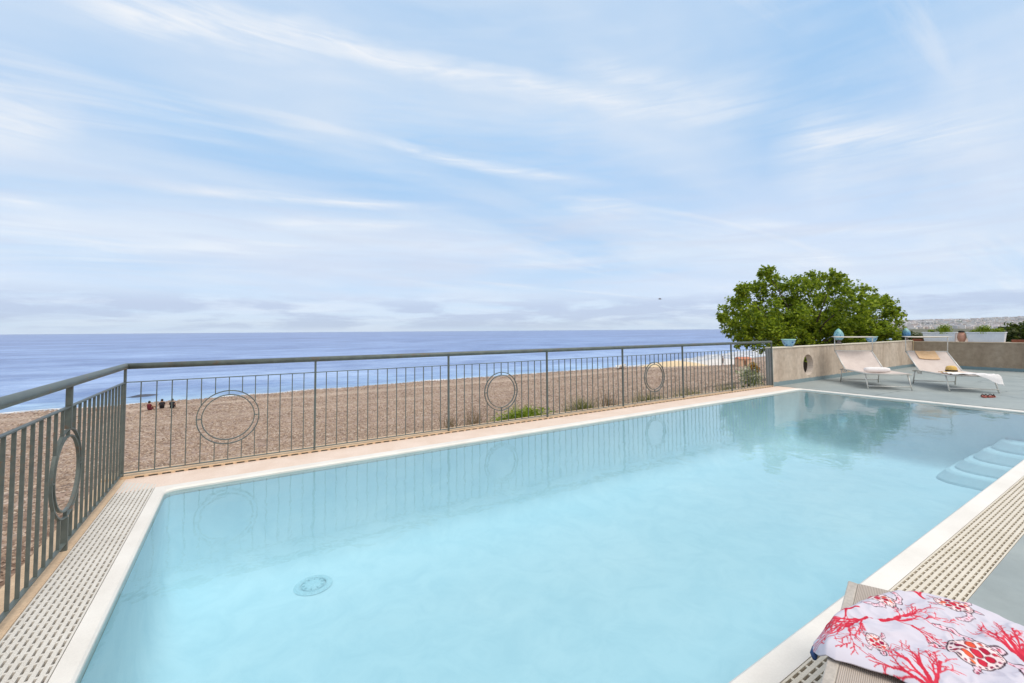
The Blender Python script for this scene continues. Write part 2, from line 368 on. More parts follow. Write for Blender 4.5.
# horizon: pale band and a low bank of lavender-grey cumulus
hz = w.ramp(zz, [(0.0,(.75,.75,.75)), (.10,(.35,.35,.35)), (.30,(0,0,0))])
c = w.mix(hz, c, (.86*K,.98*K,1.14*K))
el = w.n('CombineXYZ'); w.l(sep.outputs['X'], el.inputs[0]); w.l(sep.outputs['Y'], el.inputs[1]); w.l(w.math('MULTIPLY', sep.outputs['Z'], 7.0), el.inputs[2])
cum = w.noise(el.outputs[0], 5.5, 7, .6, .3)
band = w.ramp(zz, [(0.0,(.05,.05,.05)), (.012,(.9,.9,.9)), (.055,(.9,.9,.9)), (.085,(0,0,0))])
cm = w.math('MULTIPLY', w.ramp(cum, [(.42,(0,0,0)), (.54,(1,1,1))]), band)
c = w.mix(w.math('MULTIPLY', cm, .95), c, (.58*K,.69*K,.91*K))
band2 = w.ramp(zz, [(.09,(0,0,0)), (.15,(.8,.8,.8)), (.22,(.8,.8,.8)), (.3,(0,0,0))])
el2 = w.n('CombineXYZ'); w.l(sep.outputs['X'], el2.inputs[0]); w.l(sep.outputs['Y'], el2.inputs[1]); w.l(w.math('MULTIPLY', sep.outputs['Z'], 9.0), el2.inputs[2])
cum2 = w.noise(el2.outputs[0], 2.2, 7, .55, .8)
c = w.mix(w.math('MULTIPLY', w.math('MULTIPLY', w.ramp(cum2, [(.5,(0,0,0)), (.66,(1,1,1))]), band2), .6), c, (.70*K,.78*K,.93*K))
# unseen warm white added to the sky overhead and inland, to warm the light
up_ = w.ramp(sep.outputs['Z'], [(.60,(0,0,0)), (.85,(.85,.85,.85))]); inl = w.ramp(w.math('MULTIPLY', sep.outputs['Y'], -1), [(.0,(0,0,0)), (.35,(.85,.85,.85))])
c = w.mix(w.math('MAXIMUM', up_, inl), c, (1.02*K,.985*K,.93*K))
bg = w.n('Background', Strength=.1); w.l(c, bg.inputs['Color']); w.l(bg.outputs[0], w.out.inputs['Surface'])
sl = bpy.data.lights.new('sun', 'SUN'); so = bpy.data.objects.new('sun', sl); C.objects.link(so)
sl.energy = 1.5; sl.angle = math.radians(35); sl.color = (1,.955,.89)
sd = Vector((math.sin(AZ)*math.cos(ELEV), math.cos(AZ)*math.cos(ELEV), math.sin(ELEV)))
so.rotation_euler = sd.to_track_quat('Z', 'Y').to_euler()
S.view_settings.view_transform = 'Standard'; S.view_settings.look = 'None'; S.view_settings.gamma = 1; S.view_settings.exposure = 0.38
try:
    S.cycles.use_denoising = True; S.cycles.max_bounces = 10; S.cycles.transparent_max_bounces = 16
    S.cycles.caustics_reflective = False; S.cycles.caustics_refractive = False
except Exception: pass

# ------------------------------------------------------------------ setting: terrain, sea
def interp(x, xs, ys): return float(np.interp(x, xs, ys))
def shore(x): return interp(x, [-400,-60,-20,0,20,58,72,95,140,220,320], [40,47.5,49.3,50,51,51,46,50,58,66,80])
def ground(x, y):
    if x > -.2 and x < 22.6 and y < .15: return -2.6
    d = shore(x)-y
    z = interp(d, [-30,-8,-1,0,1.5,3.2,4.0,6.5,8.5,10,12,20,31,41,45,48.5,52], [-9,-7,-5.75,-5.52,-5.3,-5.05,-5.08,-5.0,-4.86,-4.93,-4.8,-4.2,-3.2,-1.85,-1.15,-.36,-.2])
    z += .05*math.sin(x*.7+y*.9)*math.sin(y*.53-x*.21)
    return z
xs = sorted(set([-400,-300,-200,-150,-120,-100,-80,-65,-55] + list(np.arange(-48,0,1.5)) + [-.21,-.19] + list(np.arange(.8,22,1.5)) + [22.59,22.61] + list(np.arange(24,110,2.)) + [115,122,130,140,155,175,200,250,320]))
ys = sorted(set([-60,-40,-30,-20,-14,-10,-7,-5,-3.5,-2,-1,0,.14,.16,.6] + list(np.arange(1.2,56,1.)) + [58,61,65,70,78,90,110,130]))
b = MB(); nx = len(xs)
b.add([(x, y, ground(x, y)) for y in ys for x in xs],
      [(j*nx+i, j*nx+i+1, (j+1)*nx+i+1, (j+1)*nx+i) for j in range(len(ys)-1) for i in range(nx-1)], 0, True)
beach = struct(b.build('beach', M['pebble']))
# loose stones on the beach, smaller towards the terrace: more than anyone could count
def stones(n):
    V = []; F = []; k = 0
    base_ = ((1,0,0),(0,1,0),(-1,0,0),(0,-1,0),(0,0,1))
    az = rng.uniform(math.radians(-28), math.radians(70), n); ds = np.exp(rng.uniform(math.log(2.5), math.log(100), n))
    for a_, d_ in zip(az, ds):
        x = 1+d_*math.sin(a_); y = -5.8+d_*math.cos(a_)
        if shore(x)-y < .4 or (x > -.35 and y < .45): continue
        r_ = (.0024*d_**.88+.005)*random.uniform(.6,1.5); a = random.uniform(0, PI); ca, sa = math.cos(a)*r_, math.sin(a)*r_; e_ = random.uniform(.65,1)
        z = ground(x, y)+r_*.2
        for (ux, uy, uz) in base_: V.append((x+ux*ca-uy*e_*sa, y+ux*sa+uy*e_*ca, z+uz*r_*.62))
        F += [(k,k+1,k+4),(k+1,k+2,k+4),(k+2,k+3,k+4),(k+3,k,k+4)]; k += 5
    return V, F
b = MB(); V, F = stones(150000); b.add(V, F)
t = NT('loose_stones'); g = t.n('NewGeometry'); v = t.mapping(); sp_ = t.n('SeparateXYZ'); t.l(v, sp_.inputs[0])
col = t.ramp(g.outputs['Random Per Island'], [(0,(.18,.122,.088)), (.3,(.29,.207,.152)), (.6,(.375,.275,.205)), (.85,(.44,.335,.26)), (1,(.54,.45,.37))])
yy = t.math('ADD', sp_.outputs['Y'], t.math('MULTIPLY', t.math('SUBTRACT', t.noise(t.mapping((.3,1,1)), .25, 4), .5), 3.2))
r1 = t.ramp(t.math('DIVIDE', yy, 60), [(.668,(0,0,0)), (.685,(1,1,1)), (.70,(.8,.8,.8)), (.722,(0,0,0))])
r2 = t.ramp(t.math('DIVIDE', yy, 60), [(.44,(0,0,0)), (.47,(.5,.5,.5)), (.50,(.4,.4,.4)), (.54,(0,0,0))])
col = t.mix(t.math('MULTIPLY', t.math('MAXIMUM', r1, r2), .6), col, (.66,.55,.45))
wet = t.ramp(t.math('DIVIDE', sp_.outputs['Y'], 60), [(.79,(0,0,0)), (.83,(1,1,1))]); col = t.mix(t.math('MULTIPLY', wet, .5), col, (.20,.14,.105))
big = t.noise(v, .18, 5, .65); col = t.mix(.75, col, t.ramp(big, [(.32,(.80,.79,.78)), (.68,(1.14,1.12,1.10))]), 'MULTIPLY')
t.bsdf(col, .8); M['stone'] = t.mat
o = b.build('loose_stones', M['stone']); tag(o, 'loose brown and grey stones strewn over the pebble beach', 'stones', kind='stuff')
b = MB(); b.add([(-11000,-3000,SEA_Z),(11000,-3000,SEA_Z),(11000,14000,SEA_Z),(-11000,14000,SEA_Z)], [(0,1,2,3)])
struct(b.build('sea', M['sea']))
# foam along the waterline (lies 4 cm above the water)
b = MB(); fx = np.arange(-120, 150, 1.5); vs = []
for x in fx:
    j = .5*math.sin(x*.31)+.35*math.sin(x*.83+1); wd = interp(x, [-120,55,70,100,150], [.9,1.0,6,12,14])
    vs += [(x, shore(x)-.35+j*.3, SEA_Z+.04), (x, shore(x)+wd+j, SEA_Z+.04)]
b.add(vs, [(2*i, 2*i+2, 2*i+3, 2*i+1) for i in range(len(fx)-1)])
fo = b.build('surf_foam', M['foam']); fo['kind'] = 'stuff'; fo['label'] = 'thin white surf foam along the edge of the pebble beach'; fo['category'] = 'foam'
# sand banks by the far shore
def mound(name, cx, cy, rx, ry, h, rot, z0, mat):
    b = MB(); n, m = 28, 8; vs = []; 
    for i in range(m+1):
        t = i/m
        for k in range(n):
            a = 2*PI*k/n; rr = (1-t)*(1+.08*math.sin(3*a+1)+.05*math.sin(7*a))
            x = rx*rr*math.cos(a); y = ry*rr*math.sin(a)
            vs.append((cx+x*math.cos(rot)-y*math.sin(rot), cy+x*math.sin(rot)+y*math.cos(rot), z0+h*math.sin(t*PI/2)-.3*(1-t)))
    b.add(vs, [(i*n+k, i*n+(k+1) % n, (i+1)*n+(k+1) % n, (i+1)*n+k) for i in range(m) for k in range(n)], 0, True)
    return struct(b.build(name, mat))
mound('sand_bank', 66, 44, 7.5, 2.6, 1.0, -.5, -5.1, M['sand'])
mound('pale_sand_bank', 80, 44, 13, 6, .8, .35, -5.15, M['palesand'])

# far hill, town
def hill_h(x, y):
    """ridge running inland from the coast"""
    a = interp(y, [-1800,-600,200,800,1300,1500,1650,2700], [190,130,92,68,48,24,-6,-7])
    ridge_x = 5100-.35*(y-800)
    d = (x-ridge_x)/1300
    return -7+max(0, (a+7))*math.exp(-d*d)*(1+.06*math.sin(y*.006)+.04*math.sin(y*.017+x*.004))
hx = np.linspace(2600, 7000, 45); hy = np.linspace(-2600, 2700, 70)
b = MB(); n = len(hx)
b.add([(x, y, hill_h(x, y)) for y in hy for x in hx], [(j*n+i, j*n+i+1, (j+1)*n+i+1, (j+1)*n+i) for j in range(len(hy)-1) for i in range(n-1)], 0, True)
M['hill'] = surf('scrub_hillside', (.05,.075,.05,1), (.13,.14,.11,1), .006, .95, .2, .05)
struct(b.build('hill', M['hill']))
b = MB(); b.add([(320,-3000,-3),(7200,-3000,-3),(7200,1300,-4),(2600,1500,-4.5),(1200,700,-4.5),(320,70,-4.5)], [(0,1,2,3,4,5)])
M['plain'] = surf('coastal_plain', (.06,.08,.04,1), (.17,.15,.10,1), .02, .95, .2, .3)
struct(b.build('coastal_plain', M['plain']))
t = NT('pale_house_walls'); g = t.n('NewGeometry')
t.bsdf(t.ramp(g.outputs['Random Per Island'], [(0,(.84,.82,.80)), (.3,(.74,.66,.62)), (.5,(.84,.82,.84)), (.7,(.66,.52,.47)), (.85,(.78,.78,.82)), (1,(.34,.32,.32))]), .9); M['town'] = t.mat
b = MB()
for i in range(5200):
    y = random.uniform(-900, 1560); x = 5100-.35*(y-800)+60-random.random()**.8*(2900 if y < 1000 else 1500)
    z = hill_h(x, y)
    if z < -4: z = -4
    wx, wy, h = random.uniform(9,22), random.uniform(9,28), random.uniform(6,15)
    b.box(x-wx/2, x+wx/2, y-wy/2, y+wy/2, z-3, z+h)
o = b.build('distant_town', M['town']); tag(o, 'pale town spread over the far hillside beyond the terrace wall', 'town', kind='stuff')

# ------------------------------------------------------------------ pool
PX0, PX1, PY0, PY1 = .41, 12.32, -4.667, -.60       # water edges
def rrect(x0, x1, y0, y1, r, n=6):
    pts = []
    for cx, cy, a0 in ((x1-r,y1-r,0),(x0+r,y1-r,90),(x0+r,y0+r,180),(x1-r,y0+r,270)):
        for k in range(n+1):
            a = math.radians(a0+90*k/n); pts.append((cx+r*math.cos(a), cy+r*math.sin(a)))
    return pts
pool = thing('swimming_pool', 'rectangular swimming pool with pale blue inside and white stone edge', 'pool', (PX0, PY1, 0))
def local(o, root): o.location = tuple(-c for c in root.location); return o
NR = 6
def loop(r, off, z): return [(x, y, z) for x, y in rrect(PX0+off, PX1-off, PY0+off, PY1-off, r, NR)]
inner = loop(.10, 0, 0)
# coping: rounded inner nose, outer rectangle with its own width on each side
ox0, ox1, oy0, oy1 = .318, 12.47, -4.785, -.47
def outer_pts(z): 
    res = []
    for x, y, _ in inner:
        fx = (x-PX0)/(PX1-PX0); fy = (y-PY0)/(PY1-PY0)
        res.append((x, y))
    pts = []
    q = NR+1
    corners = [(ox1,oy1),(ox0,oy1),(ox0,oy0),(ox1,oy0)]
    for ci in range(4):
        for k in range(q): pts.append((*corners[ci], z))
    return pts
# simple polygons: outer loop follows the inner loop pushed out, squared at the corners
def outer_loop(z):
    pts = []; q = NR+1; cs = [(ox1,oy1),(ox0,oy1),(ox0,oy0),(ox1,oy0)]
    r = .10
    for ci in range(4):
        X, Y = cs[ci]; cxx = (PX1-r, PX0+r, PX0+r, PX1-r)[ci]; cyy = (PY1-r, PY1-r, PY0+r, PY0+r)[ci]
        for k in range(q):
            t = k/(NR)
            if ci in (0, 2):
                p = (X, cyy+(Y-cyy)*min(1, 2*t)) if t <= .5 else (X+(cxx-X)*(2*t-1), Y)
            else:
                p = (cxx+(X-cxx)*min(1, 2*t), Y) if t <= .5 else (X, Y+(cyy-Y)*(2*t-1))
            pts.append((*p, z))
    return pts
L = [outer_loop(-.06), outer_loop(.0), [((a[0]*.12+c[0]*.88), (a[1]*.12+c[1]*.88), .004) for a, c in zip(outer_loop(0), inner)], [(c[0], c[1], -.008) for c in inner], [(c[0], c[1], -.06) for c in inner]]
b = MB(); n = len(inner); vs = [p for l in L for p in l]; fs = []
for i in range(len(L)-1):
    for k in range(n): fs.append((i*n+k, i*n+(k+1) % n, (i+1)*n+(k+1) % n, (i+1)*n+k))
b.add(vs, fs, 0, False); local(b.build('coping', M['cop'], pool), pool)
# basin: walls, coved foot, floor sloping down to the far end
FL = lambda x: -1.02-.012*(x-PX0)
b = MB(); loops = []
for off, dz, rr in ((0.001,-.062,.10),(.002,-.72,.10),(.03,-.86,.13),(.09,-.95,.19),(.19,-1.0,.29),(.32,-1.02,.42)):
    l = rrect(PX0+off, PX1-off, PY0+off, PY1-off, rr, NR)
    loops.append([(x, y, dz+(FL(x)+1.02)*(1 if dz < -.7 else 0)) for x, y in l])
vs = [p for l in loops for p in l]; fs = []
for i in range(len(loops)-1):
    for k in range(n): fs.append((i*n+k, (i+1)*n+k, (i+1)*n+(k+1) % n, i*n+(k+1) % n))
bl = (len(loops)-1)*n; vs.append(((PX0+PX1)/2, (PY0+PY1)/2, FL((PX0+PX1)/2))); fs += [(bl+k, len(vs)-1, bl+(k+1) % n) for k in range(n)]
b.add(vs, fs, 0, True); local(b.build('basin', M['pool'], pool), pool)
# rounded corner steps at the far end, risers sloped to shade like the floor
b = MB()
def step_outline(wx, ly, r_=.35):
    xa, ya = PX1-.012-wx, PY0+.012+ly
    pts = [(PX1-.012, PY0+.012), (PX1-.012, ya)]
    for k in range(9):
        a = PI/2+PI/2*k/8; pts.append((xa+r_+r_*math.cos(a), ya-r_+r_*math.sin(a)))
    return pts+[(xa, PY0+.012)]
for i in range(4):
    wx = .30+.30*i; ly = .8+.17*i; z1 = -.50-.16*i
    L_ = [[(x, y, z1) for x, y in step_outline(wx, ly)], [(x, y, z1-.02) for x, y in step_outline(wx+.04, ly+.04)], [(x, y, z1-.13) for x, y in step_outline(wx+.13, ly+.13)], [(x, y, z1-.2) for x, y in step_outline(wx+.15, ly+.15)]]
    m = len(L_[0]); b.add([p for l in L_ for p in l], [tuple(range(m))]+[(q*m+k, (q+1)*m+k, (q+1)*m+(k+1) % m, q*m+(k+1) % m) for q in range(3) for k in range(m)])
local(b.build('steps', M['pool'], pool), pool)
b = MB(); b.lathe([(0,.012),(.05,.014),(.10,.012),(.105,.006)], n=28); b.lathe([(.115,.0),(.118,.012),(.16,.012),(.175,.0)], n=28)
for k in range(10):
    a = 2*PI*k/10; b.bar((.075*math.cos(a),.075*math.sin(a),.0165),(.10*math.cos(a),.10*math.sin(a),.0165), .012, .004, mi=1)
M['drain'] = surf('pool_drain_plastic', lin(206,230,236), lin(220,238,242), 10, .5); M['drain_dark'] = surf('drain_slots', (.52,.70,.74,1), (.56,.73,.77,1), 10, .7)
o = b.build('floor_drain', [M['drain'], M['drain_dark']], pool); o.location = Vector((1.62,-1.03,FL(1.62)+.004))-Vector(pool.location)
# water surface
b = MB(); b.add([(x, y, -.024) for x, y, _ in loop(.10, .0005, 0)], [tuple(range(n))])
struct(b.build('pool_water', M['pool_water']))

# stone strip on the sea side, wall caps, deck
b = MB()
b.box(.03, 12.47, -.468, -.019, -.06, -.001); 
b.box(.03, .318, -.47, -.1, -.055, -.002)
struct(b.build('stone_paving_strip', M['stone_strip']))
b = MB(); b.box(-.16, 12.29, -.018, .2, -1.9, .026, 0)
cap = thing('retaining_wall', 'peach capped low retaining wall under the long railing by the beach', 'wall', (0,0,0))
b.build('wall_body', M['cap'], cap, bevel=.006)
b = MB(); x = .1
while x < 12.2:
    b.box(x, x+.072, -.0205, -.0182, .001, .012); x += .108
b.build('gap_shade_row', M['trough'], cap)  # thin dark boxes stand in for shade in gaps under the cap edge
cap2 = thing('retaining_wall', 'tan capped low retaining wall under the short railing on the left', 'wall', (0,-.05,0))
b = MB(); b.box(-.16, .033, -9, .0-.02, -1.9, .005); local(b.build('wall_body', M['cap'], cap2, bevel=.006), cap2)
b = MB()
b.add([(-.16,-14,-.001),(24,-14,-.001),(24,-5.045,-.001),(-.16,-5.045,-.001)], [(0,1,2,3)])
b.add([(12.53,-5.045,-.001),(24,-5.045,-.001),(24,.1,-.001),(12.53,.1,-.001)], [(0,1,2,3)])
struct(b.build('terrace_deck', M['deck']))

# drain grates: long bars, staggered bridges, a dark channel below
def grate(name, label, O, d, q, width, rows, pitch, slot, s0, s1, mat, bridge=.013, depth=.022, z=.0):
    """O origin, d direction along, q direction across; s0(w), s1(w) give the ends at across-distance w"""
    O = Vector((O[0], O[1], 0)); d = Vector((d[0], d[1], 0)); q = Vector((q[0], q[1], 0))
    root = thing(name, label, 'grate', O)
    b = MB(); rp = width/rows
    def blk(sa, sb, wa, wb, z1, z0):
        P = lambda s, w_, zz: q*w_+d*s+Vector((0,0,zz))
        b.add([P(sa,wa,z0),P(sb,wa,z0),P(sb,wb,z0),P(sa,wb,z0),P(sa,wa,z1),P(sb,wa,z1),P(sb,wb,z1),P(sa,wb,z1)],
              [(3,2,1,0),(4,5,6,7),(0,1,5,4),(1,2,6,5),(2,3,7,6),(3,0,4,7)])
    for j in range(rows+1):
        wa = max(0, j*rp-(rp-slot)/2); wb = min(width, j*rp+(rp-slot)/2); wm = (wa+wb)/2
        blk(s0(wm), s1(wm), wa, wb, z, z-depth)
    for j in range(rows):
        wa = j*rp+(rp-slot)/2; wb = wa+slot; wm = (wa+wb)/2
        s = s0(wm)+(.5*pitch if j % 2 else .1*pitch)
        blk(s0(wm), s0(wm)+bridge*1.5, wa, wb, z-.0015, z-depth+.001)
        while s < s1(wm)-bridge*2:
            blk(s, s+bridge, wa, wb, z-.0015, z-depth+.001); s += pitch
    b.build('slotted_bars', mat, root)
    b = MB(); wa, wb = .004, width-.004
    P = lambda s, w_, zz: q*w_+d*s+Vector((0,0,zz))
    b.add([P(s0(wa),wa,z-.055),P(s1(wa),wa,z-.055),P(s1(wb),wb,z-.055),P(s0(wb),wb,z-.055)], [(0,1,2,3)])
    b.build('channel', M['trough'], root)
    return root
grate('drain_grate', 'grey white slotted drain grate between the left pool edge and short railing', (.036,0), (0,-1), (1,0),   .278, 9, .062, .0115,
      lambda w_: .125+.85*w_, lambda w_: 5.0-.0*w_, M['grate_white'])
grate('drain_grate', 'cream slotted drain grate along the right pool edge beside the near lounger', (0,-5.043), (1,0), (0,1), .254, 9, .062, .0115,
      lambda w_: .32, lambda w_: 12.6, M['grate_cream'])
grate('drain_grate', 'thin row of slots at the far pool end before the loungers', (12.472,-.3), (0,-1), (1,0), .08, 1, .34, .045,
      lambda w_: .0, lambda w_: 4.48, M['deck'], .17, .05, .0005)

# ------------------------------------------------------------------ railings
BAY, HR = 1.7551, 1.1176
ringz, ro, ri = .517, .290, .245
def ring_mesh(along):
    b = MB(); n = 40
    for rad in (ro, ri):
        vs = []
        for k in range(n):
            a = 2*PI*k/n
            for dr, dd in ((-.005,-.009),(.005,-.009),(.005,.009),(-.005,.009)):
                rr = rad+dr; p = rr*math.cos(a); q = rr*math.sin(a)
                vs.append((p, dd, q) if along == 'x' else (dd, p, q))
        fs = [(4*k+i, 4*((k+1) % n)+i, 4*((k+1) % n)+(i+1) % 4, 4*k+(i+1) % 4) for k in range(n) for i in range(4)]
        b.add(vs, fs, 0, False)
    for a in (0, PI/2, PI, -PI/2):
        p0 = Vector((ri*math.cos(a), 0, ri*math.sin(a))); p1 = Vector((ro*math.cos(a), 0, ro*math.sin(a)))
        if along != 'x': p0 = Vector((0, p0.x, p0.z)); p1 = Vector((0, p1.x, p1.z))
        b.bar(p0, p1, .008, .02, up=(0,1,0) if along == 'x' else (1,0,0))
    return b
def copy(o, parent=None, loc=None):
    c_ = o.copy(); C.objects.link(c_)
    if parent: c_.parent = parent
    if loc is not None: c_.location = loc
    return c_
TR, BR = .957, .055
rail = thing('metal_railing', 'long green grey metal railing with three ring ornaments facing the beach', 'railing', (0,0,0))
b = MB(); b.tube([(0,0,HR),(4,0,HR),(8,0,HR),(7*BAY,0,HR)], .030, 12); b.build('handrail', M['metal'], rail)
b = MB(); b.bar((.012,0,TR),(7*BAY-.012,0,TR), .026, .008); b.build('top_rail', M['metal'], rail)
b = MB(); b.bar((.012,0,BR),(7*BAY-.012,0,BR), .026, .008); b.build('bottom_rail', M['metal'], rail)
b = MB(); b.box(-.010,.010,-.015,.015,.0,HR-.02); post0 = b.build('post', M['metal'], rail)
b = MB(); b.box(-.0044,.0044,-.006,.006,BR+.004,TR-.004); bal0 = b.build('baluster', M['metal'], rail)
rg0 = ring_mesh('x').build('ring_ornament', M['metal'], rail)
for i in range(1, 8): copy(post0, rail, (i*BAY,0,0))
first = True; firstr = True
for i in range(7):
    for k in range(1, 14):
        x = i*BAY+k*BAY/14
        dx = x-(i+.5)*BAY
        if i in (0,2,4) and abs(dx) < ro-.004:
            hh = math.sqrt((ro+.004)**2-dx*dx)
            for z0, z1 in ((BR+.004,ringz-hh),(ringz+hh,TR-.004)):
                b = MB(); b.box(-.0044,.0044,-.006,.006,z0,z1); o = b.build('short_baluster', M['metal'], rail); o.location = (x,0,0)
        elif first: bal0.location = (x,0,0); first = False
        else: copy(bal0, rail, (x,0,0))
    if i in (0,2,4):
        p = ((i+.5)*BAY, 0, ringz)
        if firstr: rg0.location = p; firstr = False
        else: copy(rg0, rail, p)
rail2 = thing('metal_railing', 'short green grey metal railing with ring ornament on its post at left', 'railing', (0,-.03,0))
Y1 = -5.1
def lo(o): o.location = (0,.03,0); return o
b = MB(); b.tube([(0,.0,HR),(0,-.05,HR),(0,-2.5,HR),(0,Y1,HR)], .030, 12); lo(b.build('handrail', M['metal'], rail2))
b = MB(); b.bar((0,-.026,TR),(0,Y1,TR), .026, .008); lo(b.build('top_rail', M['metal'], rail2))
b = MB(); b.bar((0,-.026,BR),(0,Y1,BR), .026, .008); lo(b.build('bottom_rail', M['metal'], rail2))
PYS = (-1.675, -3.35, -5.03)
psts = []
for z0, z1 in ((.0, ringz-ro-.004), (ringz+ro+.004, HR-.02)):
    b = MB(); b.box(-.017,.017,-.009,.009,z0,z1); pst = b.build('post', M['metal'], rail2); pst.location = (0,PYS[0]+.03,0); psts.append(pst)
rg = ring_mesh('y').build('ring_ornament', M['metal'], rail2); rg.location = (0,PYS[0]+.03,ringz)
for y in PYS[1:]: copy(psts[0], rail2, (0,y+.03,0)); copy(psts[1], rail2, (0,y+.03,0)); copy(rg, rail2, (0,y+.03,ringz))
b = MB(); b.box(-.0085,.0085,-.004,.004,BR+.004,TR-.004); bal = b.build('baluster', M['metal'], rail2); fb = True
nb = int(-Y1/.1196)
for k in range(1, nb):
    y = -k*.1196; dm = min(abs(y-p) for p in PYS)
    if dm < .02: continue
    if dm < ro-.004:
        hh = math.sqrt((ro+.004)**2-dm*dm)
        for z0, z1 in ((BR+.004,ringz-hh),(ringz+hh,TR-.004)):
            b = MB(); b.box(-.0085,.0085,-.004,.004,z0,z1); o = b.build('short_baluster', M['metal'], rail2); o.location = (0,y+.03,0)
    elif fb: bal.location = (0,y+.03,0); fb = False
    else: copy(bal, rail2, (0,y+.03,0))

# ------------------------------------------------------------------ terrace walls
WT_ = .945
def hole_wall(x0, x1, y0, y1, zb, zt, hx, hz, hr, mat):
    """wall along X with a round opening through it"""
    b = MB(); n = 32
    xs_ = [x0, hx-hr*1.3, hx+hr*1.3, x1]
    b.box(x0, xs_[1], y0, y1, zb, zt); b.box(xs_[2], x1, y0, y1, zb, zt)
    L_, R_ = xs_[1], xs_[2]
    per = []
    for k in range(n):
        a = 2*PI*k/n; ca, sa = math.cos(a), math.sin(a)
        s = min((R_-hx)/abs(ca) if abs(ca) > 1e-6 else 9e9, ((zt-hz) if sa > 0 else (hz-zb))/abs(sa) if abs(sa) > 1e-6 else 9e9)
        per.append((hx+ca*s, hz+sa*s))
    # add the corners of the panel to the nearest spoke
    for cxx, czz in ((L_,zt),(R_,zt),(L_,zb),(R_,zb)):
        k = min(range(n), key=lambda i: (per[i][0]-cxx)**2+(per[i][1]-czz)**2); per[k] = (cxx, czz)
    hole = [(hx+hr*math.cos(2*PI*k/n), hz+hr*math.sin(2*PI*k/n)) for k in range(n)]
    vs = [(x, y0, z) for x, z in per]+[(x, y0, z) for x, z in hole]+[(x, y1, z) for x, z in per]+[(x, y1, z) for x, z in hole]
    fs = []
    for k in range(n):
        l = (k+1) % n
        fs += [(k, l, n+l, n+k), (2*n+l, 2*n+k, 3*n+k, 3*n+l), (n+k, n+l, 3*n+l, 3*n+k)]
    b.add(vs, fs)
    return b
wa = thing('terrace_wall', 'weathered beige wall with a round opening behind the first lounger', 'wall', (12.32,0,0))
b = hole_wall(12.325, 22.30, .0, .15, -.05, WT_, 14.17, .455, .285, M['wall']); local(b.build('wall_body', M['wall'], wa), wa)
b = MB(); b.box(12.30, 22.30, -.02, .17, WT_, WT_+.03); local(b.build('coping', surf('cream_wall_coping', lin(206,196,178), lin(226,216,200), 4, .7), wa, bevel=.006), wa)
b = MB(); b.box(12.30, 12.322, -.01, .16, -.02, WT_-.003); local(b.build('end_strip', surf('grey_end_strip', lin(140,142,142), lin(165,165,162), 5, .7, stretch=(1,1,.3)), wa), wa)
wb = thing('terrace_wall', 'weathered brown wall behind the second lounger carrying the white planters', 'wall', (22.3,-5,0))
b = MB(); b.box(22.302, 22.62, -14, .30, -.05, WT_-.03); local(b.build('wall_body', M['wallB'], wb), wb)
b = MB(); b.box(22.28, 22.64, -14, .298, WT_-.03, WT_); local(b.build('coping', surf('beige_wall_coping', lin(196,176,152), lin(214,198,176), 4, .7), wb, bevel=.006), wb)
WB_ = WT_; WA_ = WT_+.03
b = MB(); b.tube([(22.24,.05,WA_+.01),(22.245,-.03,WA_-.02),(22.26,-.03,.75),(22.20,-.03,.55),(22.23,-.03,.35)], .012, 6); tag(b.build('cable', M['cable']), 'thin pale cable hanging down in the corner of the terrace walls', 'cable')

